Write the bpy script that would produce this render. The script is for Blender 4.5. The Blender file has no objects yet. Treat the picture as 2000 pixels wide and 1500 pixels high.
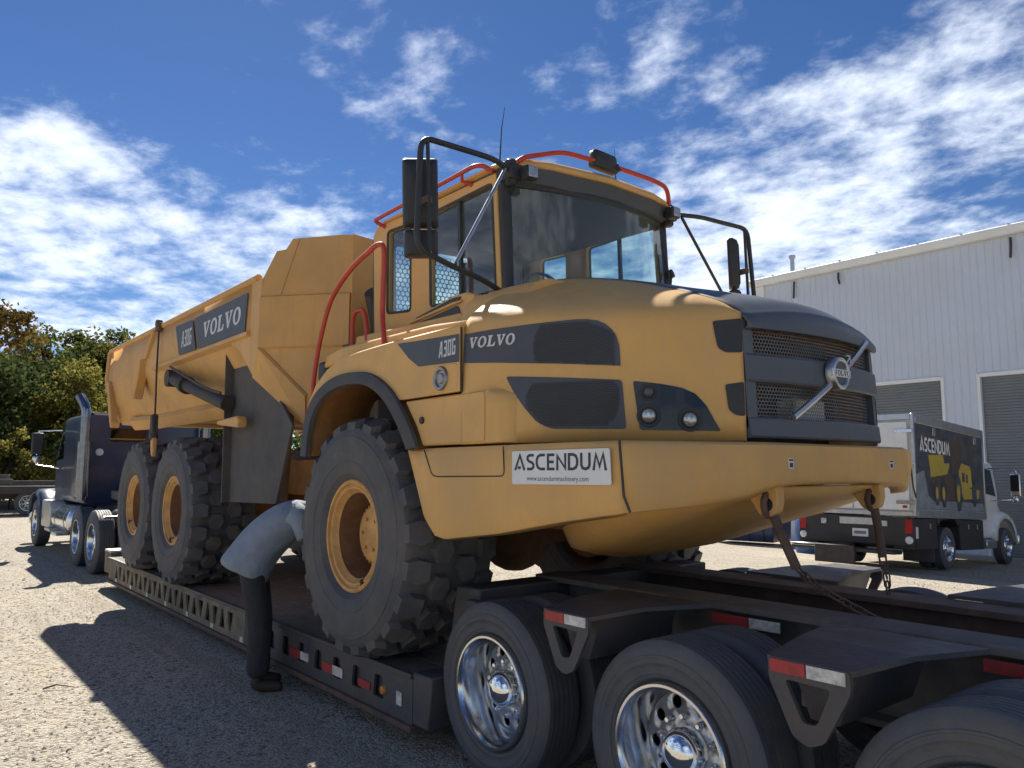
import bpy, bmesh, math, random
from mathutils import Vector, Matrix, noise
R_ = math.radians
S = bpy.context.scene
COL = S.collection

# ------------------------------------------------------------------ camera
cd = bpy.data.cameras.new('camera')
cam = bpy.data.objects.new('camera', cd); COL.objects.link(cam)
cam.location = (4.799, -3.925, 1.696)
cam.rotation_euler = (R_(90 + 6.342), 0, R_(140.866 - 90))
cd.sensor_width = 36; cd.lens = 27.04
cd.clip_start = .05; cd.clip_end = 3000
S.camera = cam
S.render.resolution_x = 1024; S.render.resolution_y = 768

# ------------------------------------------------------------------ sky, sun, exposure
SUN_AZ, SUN_EL = 161.0, 44.5
w = bpy.data.worlds.new('World'); S.world = w; w.use_nodes = True
nt = w.node_tree; N = nt.nodes; LK = nt.links
for n in list(N): N.remove(n)
def wn(t, **k):
    n = N.new(t)
    for a, b in k.items(): setattr(n, a, b)
    return n
def wmath(op, a, b=None, c=None, clamp=False):
    n = wn('ShaderNodeMath', operation=op); n.use_clamp = clamp
    for i, v in enumerate((a, b, c)):
        if v is None: continue
        if isinstance(v, (int, float)): n.inputs[i].default_value = v
        else: LK.new(v, n.inputs[i])
    return n.outputs[0]
out = wn('ShaderNodeOutputWorld'); bg = wn('ShaderNodeBackground')
bg.inputs['Strength'].default_value = .1
LK.new(bg.outputs[0], out.inputs[0])
sky = wn('ShaderNodeTexSky', sky_type='NISHITA')
sky.sun_disc = False; sky.sun_elevation = R_(SUN_EL); sky.sun_rotation = R_(90 - SUN_AZ)
sky.air_density = .9; sky.dust_density = .05; sky.ozone_density = 4.0; sky.altitude = 300
hsv = wn('ShaderNodeHueSaturation'); hsv.inputs['Hue'].default_value = .508; hsv.inputs['Saturation'].default_value = 1.18; hsv.inputs['Value'].default_value = .47
LK.new(sky.outputs[0], hsv.inputs['Color'])
tc = wn('ShaderNodeTexCoord'); sep = wn('ShaderNodeSeparateXYZ'); LK.new(tc.outputs['Generated'], sep.inputs[0])
zz = wmath('ADD', wmath('MAXIMUM', sep.outputs[2], 0.0), .16)
cmb = wn('ShaderNodeCombineXYZ')
LK.new(wmath('DIVIDE', sep.outputs[0], zz), cmb.inputs[0]); LK.new(wmath('DIVIDE', sep.outputs[1], zz), cmb.inputs[1])
# cirrus streaks are drawn out along one wind direction
mp = wn('ShaderNodeMapping'); mp.inputs['Rotation'].default_value = (0, 0, R_(-38)); mp.inputs['Scale'].default_value = (1.0, 1.12, 1)
LK.new(cmb.outputs[0], mp.inputs[0])
def wnoise(scale, detail, rough, dist, off=0.0, lac=2.1):
    n = wn('ShaderNodeTexNoise'); n.inputs['Scale'].default_value = scale; n.inputs['Detail'].default_value = detail
    n.inputs['Roughness'].default_value = rough; n.inputs['Distortion'].default_value = dist; n.inputs['Lacunarity'].default_value = lac
    v = wn('ShaderNodeVectorMath', operation='ADD'); v.inputs[1].default_value = (off, off * .7, off * .3)
    LK.new(mp.outputs[0], v.inputs[0]); LK.new(v.outputs[0], n.inputs['Vector']); return n.outputs['Fac']
n_big = wnoise(1.7, 4, .5, .2, 3.1)
n_fine = wnoise(10.0, 11, .60, .15, 8.3)
n_puff = wnoise(4.4, 7, .58, .25, 4.7)
# denser banks of cloud, by direction in the sky: (azimuth, elevation, radius, weight)
def sky_bank(az, el, rad, wt):
    d = Vector((math.cos(R_(az)) * math.cos(R_(el)), math.sin(R_(az)) * math.cos(R_(el)), math.sin(R_(el))))
    v = wn('ShaderNodeVectorMath', operation='DOT_PRODUCT'); LK.new(tc.outputs['Generated'], v.inputs[0]); v.inputs[1].default_value = d
    m = wn('ShaderNodeMapRange', interpolation_type='SMOOTHSTEP')
    LK.new(v.outputs['Value'], m.inputs[0]); m.inputs[1].default_value = math.cos(R_(rad)); m.inputs[2].default_value = 1.0
    m.inputs[3].default_value = 0; m.inputs[4].default_value = wt
    return m.outputs[0]
banks = None
for b in [(121, 17, 11, .34), (112, 19, 10, .34), (130, 15, 8, .30), (126.5, 29, 6, .22), (107, 25, 8, .28), (116, 25, 5, .16), (120, 10, 9, .30),
          (174, 14.5, 9, .42), (165, 12, 10, .42), (155, 13, 9, .42), (158, 20, 5.5, .20), (171, 19, 5, .22), (137, 28, 4.5, .13), (154, 27.5, 4.5, .12), (147, 27, 5, .06), (150, 22.5, 5, .15), (140, 22, 5, .10), (145, 10, 10, .34), (186, 14, 12, .38),
          (75, 18, 26, .34), (215, 16, 24, .36), (255, 15, 26, .34), (305, 20, 28, .32), (10, 16, 26, .32), (90, 62, 22, .2), (300, 60, 25, .2)]:
    o = sky_bank(*b); banks = o if banks is None else wmath('ADD', banks, o)
den = wmath('ADD', wmath('MULTIPLY', n_big, .60), wmath('MULTIPLY', n_puff, .80))
den = wmath('ADD', den, wmath('MULTIPLY', n_fine, .56))
den = wmath('ADD', den, wmath('MINIMUM', wmath('MULTIPLY', banks, .95), .30))
mr = wn('ShaderNodeMapRange', interpolation_type='SMOOTHSTEP'); LK.new(den, mr.inputs[0])
mr.inputs[1].default_value = 1.06; mr.inputs[2].default_value = 1.50; mr.inputs[3].default_value = 0; mr.inputs[4].default_value = .9
mixc = wn('ShaderNodeMix', data_type='RGBA'); LK.new(mr.outputs[0], mixc.inputs[0]); LK.new(hsv.outputs[0], mixc.inputs[6])
mixc.inputs[7].default_value = (6.0, 6.5, 7.3, 1)
LK.new(mixc.outputs[2], bg.inputs['Color'])

sd = bpy.data.lights.new('sun', 'SUN'); sd.energy = 5.0; sd.angle = R_(.53); sd.color = (1, .93, .82)
sun = bpy.data.objects.new('sun', sd); COL.objects.link(sun); sun.location = (-40, 14, 42)
sun.rotation_euler = (R_(90 - SUN_EL), 0, R_(SUN_AZ + 90))
vs = S.view_settings; vs.view_transform = 'Standard'; vs.look = 'None'; vs.gamma = 1; vs.use_curve_mapping = False
vs.exposure = .92
S.display_settings.display_device = 'sRGB'

# ------------------------------------------------------------------ materials
MATS = {}
def material(name, col, rough=.5, metal=0.0, var=0.0, vscale=6.0, dirt=None, dirt_amt=0.0, dirt_scale=3.0, bump=0.0, bscale=40.0,
             spec=.5, coat=0.0, col2=None, drip=False):
    m = bpy.data.materials.new(name); m.use_nodes = True; t = m.node_tree; P = t.nodes['Principled BSDF']; L = t.links.new
    P.inputs['Roughness'].default_value = rough; P.inputs['Metallic'].default_value = metal
    P.inputs['Specular IOR Level'].default_value = spec
    if coat: P.inputs['Coat Weight'].default_value = coat; P.inputs['Coat Roughness'].default_value = .08
    tcn = t.nodes.new('ShaderNodeTexCoord')
    geo = t.nodes.new('ShaderNodeNewGeometry')
    def nz(scale, detail=6, rough_=.6, vec=None, dist=0.0):
        n = t.nodes.new('ShaderNodeTexNoise'); n.inputs['Scale'].default_value = scale; n.inputs['Detail'].default_value = detail
        n.inputs['Roughness'].default_value = rough_; n.inputs['Distortion'].default_value = dist; L(vec or geo.outputs['Position'], n.inputs['Vector']); return n.outputs['Fac']
    def ramp(src, a, b, lo=0.0, hi=1.0):
        r = t.nodes.new('ShaderNodeMapRange'); L(src, r.inputs[0]); r.inputs[1].default_value = a; r.inputs[2].default_value = b
        r.inputs[3].default_value = lo; r.inputs[4].default_value = hi; return r.outputs[0]
    def mix(fac, a, b):
        n = t.nodes.new('ShaderNodeMix'); n.data_type = 'RGBA'; L(fac, n.inputs[0])
        for v, s in ((a, 6), (b, 7)):
            if isinstance(v, tuple): n.inputs[s].default_value = (*v, 1) if len(v) == 3 else v
            else: L(v, n.inputs[s])
        return n.outputs[2]
    c = tuple(col)
    if var or col2:
        d = col2 or tuple(x * (1 - var) for x in col)
        c = mix(ramp(nz(vscale), .35, .68), tuple(col), tuple(d))
    if dirt:
        f = ramp(nz(dirt_scale, 8, .7, dist=.4), .42, .78, 0, dirt_amt)
        if drip:
            mp_ = t.nodes.new('ShaderNodeMapping'); mp_.inputs['Scale'].default_value = (9, 9, .7); L(geo.outputs['Position'], mp_.inputs[0])
            g = ramp(nz(1.6, 6, .65, vec=mp_.outputs[0]), .48, .8, 0, dirt_amt * .8)
            mx = t.nodes.new('ShaderNodeMath'); mx.operation = 'MAXIMUM'; L(f, mx.inputs[0]); L(g, mx.inputs[1]); f = mx.outputs[0]
        c = mix(f, c, tuple(dirt))
        rr = t.nodes.new('ShaderNodeMapRange'); L(f, rr.inputs[0]); rr.inputs[3].default_value = rough; rr.inputs[4].default_value = min(.95, rough + .45)
        L(rr.outputs[0], P.inputs['Roughness'])
    if isinstance(c, tuple): P.inputs['Base Color'].default_value = (*c, 1)
    else: L(c, P.inputs['Base Color'])
    if bump:
        b = t.nodes.new('ShaderNodeBump'); b.inputs['Strength'].default_value = bump; b.inputs['Distance'].default_value = .02
        L(nz(bscale, 5, .6), b.inputs['Height']); L(b.outputs[0], P.inputs['Normal'])
    MATS[name] = m; return m
def glass_mat(name, tint, refl_ior=1.5, rough=0.02, dust_veil=.0):
    m = bpy.data.materials.new(name); m.use_nodes = True; t = m.node_tree
    for n in list(t.nodes): t.nodes.remove(n)
    o = t.nodes.new('ShaderNodeOutputMaterial'); tr = t.nodes.new('ShaderNodeBsdfTransparent'); tr.inputs[0].default_value = (*tint, 1)
    gl = t.nodes.new('ShaderNodeBsdfGlossy'); gl.inputs['Roughness'].default_value = rough; gl.inputs['Color'].default_value = (.9, .95, 1, 1)
    lw = t.nodes.new('ShaderNodeLayerWeight'); lw.inputs[0].default_value = .5
    pw_ = t.nodes.new('ShaderNodeMath'); pw_.operation = 'POWER'; t.links.new(lw.outputs['Facing'], pw_.inputs[0]); pw_.inputs[1].default_value = 4.0
    fr = t.nodes.new('ShaderNodeMapRange'); t.links.new(pw_.outputs[0], fr.inputs[0]); fr.inputs[3].default_value = ((refl_ior-1)/(refl_ior+1))**2*1.6; fr.inputs[4].default_value = .9
    mx = t.nodes.new('ShaderNodeMixShader'); t.links.new(fr.outputs[0], mx.inputs[0]); t.links.new(tr.outputs[0], mx.inputs[1]); t.links.new(gl.outputs[0], mx.inputs[2])
    last = mx.outputs[0]
    if dust_veil:
        df = t.nodes.new('ShaderNodeBsdfDiffuse'); df.inputs[0].default_value = (.45, .45, .42, 1)  # dust and a milky light veil, painted on the glass as one pale film
        m2 = t.nodes.new('ShaderNodeMixShader'); m2.inputs[0].default_value = dust_veil; t.links.new(last, m2.inputs[1]); t.links.new(df.outputs[0], m2.inputs[2]); last = m2.outputs[0]
    t.links.new(last, o.inputs[0]); MATS[name] = m; return m
DUST = (.36, .29, .20)
material('yellow', (.74, .42, .13), .5, var=.16, vscale=1.3, dirt=(.50, .36, .20), dirt_amt=.7, dirt_scale=2.6, drip=True, spec=.35, bump=.03, bscale=9)
material('yellow_body', (.70, .38, .11), .5, var=.18, vscale=1.1, dirt=(.42, .27, .14), dirt_amt=.75, dirt_scale=1.5, drip=True, bump=.05, bscale=14)
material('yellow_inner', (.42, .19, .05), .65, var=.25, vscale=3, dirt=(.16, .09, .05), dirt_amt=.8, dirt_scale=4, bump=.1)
material('rim_yellow', (.66, .35, .10), .5, var=.15, vscale=7, dirt=(.28, .15, .07), dirt_amt=.75, dirt_scale=7)
material('rim_dark', (.26, .13, .06), .7, var=.3, vscale=9, dirt=(.12, .06, .03), dirt_amt=.6, dirt_scale=8)
material('grey_decal', (.060, .070, .088), .5, var=.15, vscale=2, dirt=(.16, .14, .12), dirt_amt=.3, dirt_scale=3)
material('mesh_grey', (.17, .17, .17), .5, var=.2, vscale=8)
material('grille_grey', (.090, .102, .120), .45, var=.1, vscale=3, dirt=(.14, .13, .12), dirt_amt=.3, dirt_scale=4)
material('black_plastic', (.026, .028, .031), .5, var=.2, vscale=5, dirt=(.09, .08, .07), dirt_amt=.35, dirt_scale=6)
material('black_gloss', (.012, .013, .015), .12)
material('black_rubber', (.062, .066, .076), .7, var=.25, vscale=12, dirt=(.13, .11, .085), dirt_amt=.65, dirt_scale=4, bump=.15, bscale=60)
material('hauler_tyre', (.082, .084, .094), .72, var=.25, vscale=5, dirt=(.17, .145, .12), dirt_amt=.8, dirt_scale=3.0, bump=.3, bscale=45)
material('flap_rubber', (.085, .082, .085), .85, var=.25, vscale=4, dirt=(.16, .13, .10), dirt_amt=.6, dirt_scale=3, bump=.12, bscale=30)
material('letter_grey', (.62, .63, .63), .5, var=.1, vscale=30)
material('letter_dark', (.025, .035, .055), .5)
material('plate_white', (.74, .75, .74), .45, dirt=(.45, .38, .28), dirt_amt=.25, dirt_scale=8)
material('red_paint', (.55, .055, .028), .45, var=.2, vscale=12, dirt=(.3, .12, .08), dirt_amt=.4, dirt_scale=9)
material('dark_steel', (.055, .05, .05), .6, .3, var=.3, vscale=6, dirt=(.14, .10, .075), dirt_amt=.6, dirt_scale=5, bump=.1)
material('trailer_black', (.066, .070, .080), .5, var=.25, vscale=5, dirt=(.15, .10, .07), dirt_amt=.8, dirt_scale=3.4, bump=.25, bscale=30)
material('trailer_tan', (.25, .205, .135), .75, var=.35, vscale=4, dirt=(.05, .045, .04), dirt_amt=.95, dirt_scale=3.2, bump=.12)
material('rusty_steel', (.16, .10, .075), .75, .1, var=.4, vscale=7, dirt=(.06, .05, .045), dirt_amt=.7, dirt_scale=6, bump=.15)
material('beam_dusty', (.17, .15, .13), .8, var=.3, vscale=6, dirt=(.08, .06, .05), dirt_amt=.6, dirt_scale=4, bump=.1)
material('deck_wood', (.20, .17, .14), .85, var=.4, vscale=9, dirt=(.09, .08, .07), dirt_amt=.6, bump=.3, bscale=30)
material('chrome', (.80, .81, .83), .06, 1.0)
material('polished', (.72, .73, .75), .16, 1.0, var=.15, vscale=14)
material('stack_chrome', (.26, .27, .29), .22, 1.0, var=.3, vscale=10)
material('aluminium', (.58, .59, .60), .35, .9, var=.2, vscale=9)
material('reflector_red', (.45, .03, .03), .45, dirt=(.10, .06, .05), dirt_amt=.8, dirt_scale=25)
material('reflector_white', (.72, .70, .64), .4, dirt=(.13, .10, .08), dirt_amt=.9, dirt_scale=16)
material('amber', (.6, .22, .03), .3)
material('tail_red', (.35, .012, .014), .25)
material('lamp_clear', (.62, .62, .58), .12, .55, var=.3, vscale=40)
material('steel_bolt', (.32, .30, .28), .4, .8)
material('mirror_face', (.55, .58, .62), .05, 1.0)
material('radiator_dusty', (.11, .085, .06), .85, var=.5, vscale=9)
material('interior', (.085, .088, .095), .8)
material('interior_grey', (.22, .22, .225), .8)
material('cab_seat', (.045, .05, .065), .9, var=.2, vscale=20)
material('semi_blue', (.010, .027, .075), .3, coat=.25, dirt=(.07, .07, .08), dirt_amt=.25, dirt_scale=2)
material('semi_tyre', (.080, .086, .098), .60, var=.2, vscale=8, dirt=(.17, .15, .125), dirt_amt=.7, dirt_scale=4, bump=.2, bscale=70)
material('truck_white', (.74, .75, .76), .35, coat=.3, dirt=(.4, .38, .34), dirt_amt=.25, dirt_scale=2)
material('truck_black', (.020, .020, .022), .5, dirt=(.10, .085, .07), dirt_amt=.4, dirt_scale=3)
material('print_dark', (.032, .036, .045), .4, var=.5, vscale=5, col2=(.09, .10, .115))
material('print_grey', (.28, .30, .32), .4, var=.4, vscale=4)
material('print_yellow', (.50, .36, .05), .4, var=.15, vscale=4)
material('print_brown', (.10, .07, .045), .4, var=.3, vscale=6)
material('wall_white', (.55, .60, .68), .5, var=.05, vscale=.8, dirt=(.52, .5, .47), dirt_amt=.35, dirt_scale=.7, drip=True)
material('trim_white', (.74, .75, .74), .5, dirt=(.5, .47, .42), dirt_amt=.35, dirt_scale=1.5)
material('door_grey', (.17, .19, .20), .55, var=.12, vscale=1.2, dirt=(.22, .21, .2), dirt_amt=.3, dirt_scale=2)
material('vent_metal', (.45, .46, .48), .35, .8)
material('blue_plastic', (.02, .07, .24), .4)
material('bark', (.085, .062, .045), .95, var=.4, vscale=9, bump=.5, bscale=25)
material('shirt', (.25, .29, .35), .9, var=.15, vscale=9, bump=1.0, bscale=7)
material('trousers', (.038, .038, .042), .9, var=.3, vscale=12, bump=1.0, bscale=8)
material('skin', (.36, .20, .14), .6)
material('hair', (.03, .022, .016), .8)
material('boot', (.05, .033, .022), .7)
material('stone', (.36, .33, .29), .9, var=.5, vscale=60)
material('twig', (.10, .075, .05), .9)
glass_mat('cab_glass', (.74, .90, .88), 1.5, .02, .10)
glass_mat('truck_glass', (.12, .15, .17), 1.6)
# ------------------------------------------------------------------ building helpers
class MB:
    """collects faces; build() links them as one mesh object"""
    def __init__(s): s.v = []; s.f = []
    def add(s, vs, fs, M=None):
        b = len(s.v)
        for p in vs:
            p = Vector(p); s.v.append(M @ p if M else p)
        s.f += [tuple(b + i for i in f) for f in fs]; return s
    def box(s, x0, x1, y0, y1, z0, z1, M=None):
        return s.add([(x0,y0,z0),(x1,y0,z0),(x1,y1,z0),(x0,y1,z0),(x0,y0,z1),(x1,y0,z1),(x1,y1,z1),(x0,y1,z1)],
                     [(0,3,2,1),(4,5,6,7),(0,1,5,4),(1,2,6,5),(2,3,7,6),(3,0,4,7)], M)
    def hexa(s, lo, hi):
        """eight corners: two quads of the same winding"""
        return s.add(list(lo) + list(hi), [(3,2,1,0),(4,5,6,7),(0,1,5,4),(1,2,6,5),(2,3,7,6),(3,0,4,7)])
    def prism(s, poly, d0, d1, axis='y', M=None):
        """extrude a 2-D polygon along an axis; poly is (x,z) for y, (y,z) for x, (x,y) for z"""
        def P(a, b, d): return {'y': (a, d, b), 'x': (d, a, b), 'z': (a, b, d)}[axis]
        n = len(poly)
        vs = [P(a, b, d0) for a, b in poly] + [P(a, b, d1) for a, b in poly]
        fs = [tuple(range(n)), tuple(range(2*n-1, n-1, -1))] + [(i, i+n, (i+1) % n + n, (i+1) % n) for i in range(n)]
        return s.add(vs, fs, M)
    def tube(s, pts, r, n=8, caps=True, closed=False):
        pts = [Vector(p) for p in pts]; k = len(pts)
        rr = r if isinstance(r, (list, tuple)) else [r] * k
        rings = []; up = None
        for i, p in enumerate(pts):
            if closed: d = pts[(i+1) % k] - pts[i-1]
            else: d = pts[min(i+1, k-1)] - pts[max(i-1, 0)]
            if d.length < 1e-9: d = Vector((0, 0, 1))
            d.normalize()
            if up is None:
                up = Vector((0, 0, 1)) if abs(d.z) < .9 else Vector((1, 0, 0))
            a = d.cross(up)
            if a.length < 1e-6: a = d.orthogonal()
            a.normalize(); b = a.cross(d); up = b
            rings.append([p + (a * math.cos(t) + b * math.sin(t)) * rr[i] for t in [2 * math.pi * j / n for j in range(n)]])
        return s.loft(rings, caps and not closed, closed)
    def loft(s, rings, caps=True, closed=False, ring_closed=True):
        n = len(rings[0]); k = len(rings); vs = [p for r in rings for p in r]; fs = []
        for i in range(k if closed else k - 1):
            j = (i + 1) % k
            for q in range(n if ring_closed else n - 1):
                t = (q + 1) % n
                fs.append((i*n+q, i*n+t, j*n+t, j*n+q))
        if caps: fs += [tuple(range(n-1, -1, -1)), tuple((k-1)*n + q for q in range(n))]
        return s.add(vs, fs)
    def lathe(s, prof, axis='y', n=40, c=(0,0,0), closed=False):
        """prof: (radius, along-axis) pairs"""
        c = Vector(c); rings = []
        for r, h in prof:
            ring = []
            for j in range(n):
                t = 2 * math.pi * j / n; a, b = r * math.cos(t), r * math.sin(t)
                ring.append(c + Vector({'y': (a, h, b), 'x': (h, a, b), 'z': (a, b, h)}[axis]))
            rings.append(ring)
        return s.loft(rings, False, closed)
    def cyl(s, p0, p1, r, n=16, r1=None): return s.tube([p0, p1], [r, r1 if r1 is not None else r], n)
    def sheet(s, rows):
        n = len(rows[0]); vs = [p for r in rows for p in r]
        return s.add(vs, [(i*n+j, i*n+j+1, (i+1)*n+j+1, (i+1)*n+j) for i in range(len(rows)-1) for j in range(n-1)])
    def sphere(s, c, r, n=12, m=8, sc=(1,1,1)):
        c = Vector(c); rings = []
        for i in range(1, m):
            t = math.pi * i / m
            rings.append([c + Vector((r*sc[0]*math.sin(t)*math.cos(2*math.pi*j/n), r*sc[1]*math.sin(t)*math.sin(2*math.pi*j/n), -r*sc[2]*math.cos(t))) for j in range(n)])
        return s.loft(rings)
    def poly(s, pts): return s.add(pts, [tuple(range(len(pts)))])
    def build(s, name, mat, parent=None, smooth=None, bevel=0, seg=1, solid=0, fix=True, loc=None):
        me = bpy.data.meshes.new(name); me.from_pydata([tuple(p) for p in s.v], [], s.f); me.update()
        if fix:
            bm = bmesh.new(); bm.from_mesh(me); bmesh.ops.recalc_face_normals(bm, faces=bm.faces); bm.to_mesh(me); bm.free()
        me.materials.append(MATS[mat] if isinstance(mat, str) else mat)
        o = bpy.data.objects.new(name, me); COL.objects.link(o)
        if smooth is not None:
            me.polygons.foreach_set('use_smooth', [True] * len(me.polygons))
            if smooth < 180: me.set_sharp_from_angle(angle=R_(smooth))
        if solid:
            md = o.modifiers.new('thickness', 'SOLIDIFY'); md.thickness = abs(solid); md.offset = -1 if solid > 0 else 1
        if bevel:
            md = o.modifiers.new('edge', 'BEVEL'); md.width = bevel; md.segments = seg; md.limit_method = 'ANGLE'; md.angle_limit = R_(35)
            if smooth is None:
                me.polygons.foreach_set('use_smooth', [True] * len(me.polygons)); me.set_sharp_from_angle(angle=R_(30))
        if loc is not None: o.location = loc
        attach(o, parent)
        return o
def attach(o, parent):
    """parts of a thing whose root stands at 'origin' are written in world metres; the root's place is taken off here"""
    if parent is None: return
    o.parent = parent
    if parent.get('origin_mode') is not None: o.location = Vector(o.location) - ORIGIN[parent.name]
ORIGIN = {}
def tag(o, label, cat, group=None, kind=None):
    if label: o['label'] = label
    if cat: o['category'] = cat
    if group: o['group'] = group
    if kind: o['kind'] = kind
    return o
def thing(name, label, cat, loc, rot=(0,0,0), group=None, world=True):
    o = bpy.data.objects.new(name, None); COL.objects.link(o); o.location = loc; o.rotation_euler = rot
    o.empty_display_size = .3; tag(o, label, cat, group)
    if world: o['origin_mode'] = 1; ORIGIN[o.name] = Vector(loc)
    return o
def link_copy(o, parent, loc=None):
    c = o.copy(); COL.objects.link(c); c.parent = parent
    if loc is not None: c.location = loc
    return c
def copy_tree(o, parent=None, label=None, group=None):
    c = o.copy(); COL.objects.link(c); c.parent = parent
    if o.name in ORIGIN: ORIGIN[c.name] = ORIGIN[o.name]
    if label: c['label'] = label
    if group: c['group'] = group
    for ch in list(o.children): copy_tree(ch, c)
    return c
def arcpts(pts, steps=6, closed=False):
    """Catmull-Rom through points"""
    P = [Vector(p) for p in pts]; out = []
    for i in range(len(P) - 1):
        a, b, c, d = P[max(i-1, 0)], P[i], P[i+1], P[min(i+2, len(P)-1)]
        for k in range(steps):
            t = k / steps
            out.append(.5 * ((2*b) + (c-a)*t + (2*a-5*b+4*c-d)*t*t + (3*b-a-3*c+d)*t**3))
    out.append(P[-1]); return out
def fillet(pts, rad, steps=5):
    P = [Vector(p) for p in pts]; out = [P[0]]
    for i in range(1, len(P)-1):
        a, b, c = P[i-1], P[i], P[i+1]
        r = min(rad, (a-b).length * .48, (c-b).length * .48)
        p, q = b + (a-b).normalized()*r, b + (c-b).normalized()*r
        for k in range(steps + 1):
            t = k / steps; out.append((1-t)**2*p + 2*t*(1-t)*b + t*t*q)
    out.append(P[-1]); return out
def rounded(poly, rad, steps=4):
    n = len(poly); P = [Vector((a, b, 0)) for a, b in poly]; out = []
    for i in range(n):
        a, b, c = P[i-1], P[i], P[(i+1) % n]
        r = min(rad, (a-b).length * .48, (c-b).length * .48)
        p, q = b + (a-b).normalized()*r, b + (c-b).normalized()*r
        for k in range(steps + 1):
            t = k / steps; v = (1-t)**2*p + 2*t*(1-t)*b + t*t*q; out.append((v.x, v.y))
    return out
def patch(poly, fn, holes=(), cuts=(), name='patch', mat='grey_decal', parent=None, thick=0.0):
    """flat outline (with holes) laid on a surface: fn(a,b) gives the point; cuts are a-values where it may bend"""
    bm = bmesh.new()
    for loop in [poly] + list(holes):
        vs = [bm.verts.new((a, b, 0)) for a, b in loop]
        for i in range(len(vs)): bm.edges.new((vs[i-1], vs[i]))
    bmesh.ops.triangle_fill(bm, use_beauty=True, edges=bm.edges[:])
    for c in cuts:
        bmesh.ops.bisect_plane(bm, geom=bm.verts[:]+bm.edges[:]+bm.faces[:], plane_co=(c,0,0), plane_no=(1,0,0))
    for v in bm.verts: v.co = fn(v.co.x, v.co.y)
    if thick:
        bmesh.ops.recalc_face_normals(bm, faces=bm.faces[:])
    me = bpy.data.meshes.new(name); bm.to_mesh(me); bm.free(); me.materials.append(MATS[mat])
    o = bpy.data.objects.new(name, me); COL.objects.link(o)
    if thick:
        md = o.modifiers.new('thickness', 'SOLIDIFY'); md.thickness = thick; md.offset = 0
    attach(o, parent); return o

# ------------------------------------------------------------------ lettering (outlines drawn here, 0..1 high)
def ellipse(cx, cy, rx, ry, n=20): return [(cx + rx*math.cos(2*math.pi*i/n), cy + ry*math.sin(2*math.pi*i/n)) for i in range(n)]
SLAB = {
 'V': (.98, [[(0,1),(.45,1),(.45,.89),(.36,.87),(.55,.34),(.70,.87),(.61,.89),(.61,1),(.98,1),(.98,.89),(.90,.87),(.58,0),(.42,0),(.08,.87),(0,.89)]]),
 'O': (.96, [ellipse(.48,.5,.48,.52), ellipse(.48,.5,.22,.38)]),
 'L': (.84, [[(0,1),(.47,1),(.47,.89),(.37,.87),(.37,.13),(.60,.13),(.70,.36),(.84,.36),(.80,0),(0,0),(0,.11),(.10,.13),(.10,.87),(0,.89)]]),
}
NARROW = {  # strokes: (closed?, points)
 'A': (.56, [(0, [(.07,0),(.24,.92),(.36,.92),(.49,0)]), (0, [(.20,.28),(.37,.28)])]),
 '3': (.50, [(0, [(.05,.93),(.40,.93),(.40,.07),(.05,.07)]), (0, [(.12,.52),(.34,.52)])]),
 '0': (.50, [(1, [(.08,.08),(.40,.08),(.40,.92),(.08,.92)])]),
 'G': (.52, [(0, [(.44,.92),(.08,.92),(.08,.08),(.42,.08),(.42,.48),(.24,.48)])]),
}
WIDE = {
 'A': (.86, [(0, [(.06,0),(.44,.93),(.80,0)]), (0, [(.27,.16),(.52,.16)])]),
 'S': (.62, [(0, [(.58,.92),(.22,.92),(.09,.82),(.09,.66),(.22,.54),(.42,.48),(.54,.36),(.54,.20),(.42,.08),(.05,.08)])]),
 'C': (.74, [(0, [(.70,.92),(.34,.92),(.16,.82),(.08,.62),(.08,.38),(.16,.18),(.34,.08),(.70,.08)])]),
 'E': (.58, [(0, [(.56,.92),(.08,.92),(.08,.08),(.56,.08)]), (0, [(.16,.5),(.50,.5)])]),
 'N': (.72, [(0, [(.08,0),(.08,.86),(.64,.12),(.64,1)])]),
 'D': (.74, [(1, [(.08,.08),(.36,.08),(.54,.16),(.64,.36),(.64,.64),(.54,.84),(.36,.92),(.08,.92)])]),
 'U': (.70, [(0, [(.08,1),(.08,.30),(.16,.14),(.35,.08),(.54,.14),(.62,.30),(.62,1)])]),
 'M': (.94, [(0, [(.08,0),(.24,.9),(.47,.22),(.70,.9),(.86,0)])]),
}
def stroke_faces(pts, wd, closed):
    P = [Vector((a, b)) for a, b in pts]; n = len(P); Lf = []; Rt = []
    for i in range(n):
        d0 = (P[i] - P[i-1]).normalized() if (closed or i > 0) else None
        d1 = (P[(i+1) % n] - P[i]).normalized() if (closed or i < n-1) else None
        d0 = d0 or d1; d1 = d1 or d0
        n0, n1 = Vector((-d0.y, d0.x)), Vector((-d1.y, d1.x)); m = (n0 + n1)
        m = m.normalized() if m.length > 1e-6 else n0
        k = min(1 / max(m.dot(n1), .35), 2.2) * wd / 2
        Lf.append(P[i] + m*k); Rt.append(P[i] - m*k)
    fs = []
    for i in range(n if closed else n-1):
        j = (i+1) % n; fs.append([tuple(Lf[i]), tuple(Lf[j]), tuple(Rt[j]), tuple(Rt[i])])
    return fs
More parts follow.
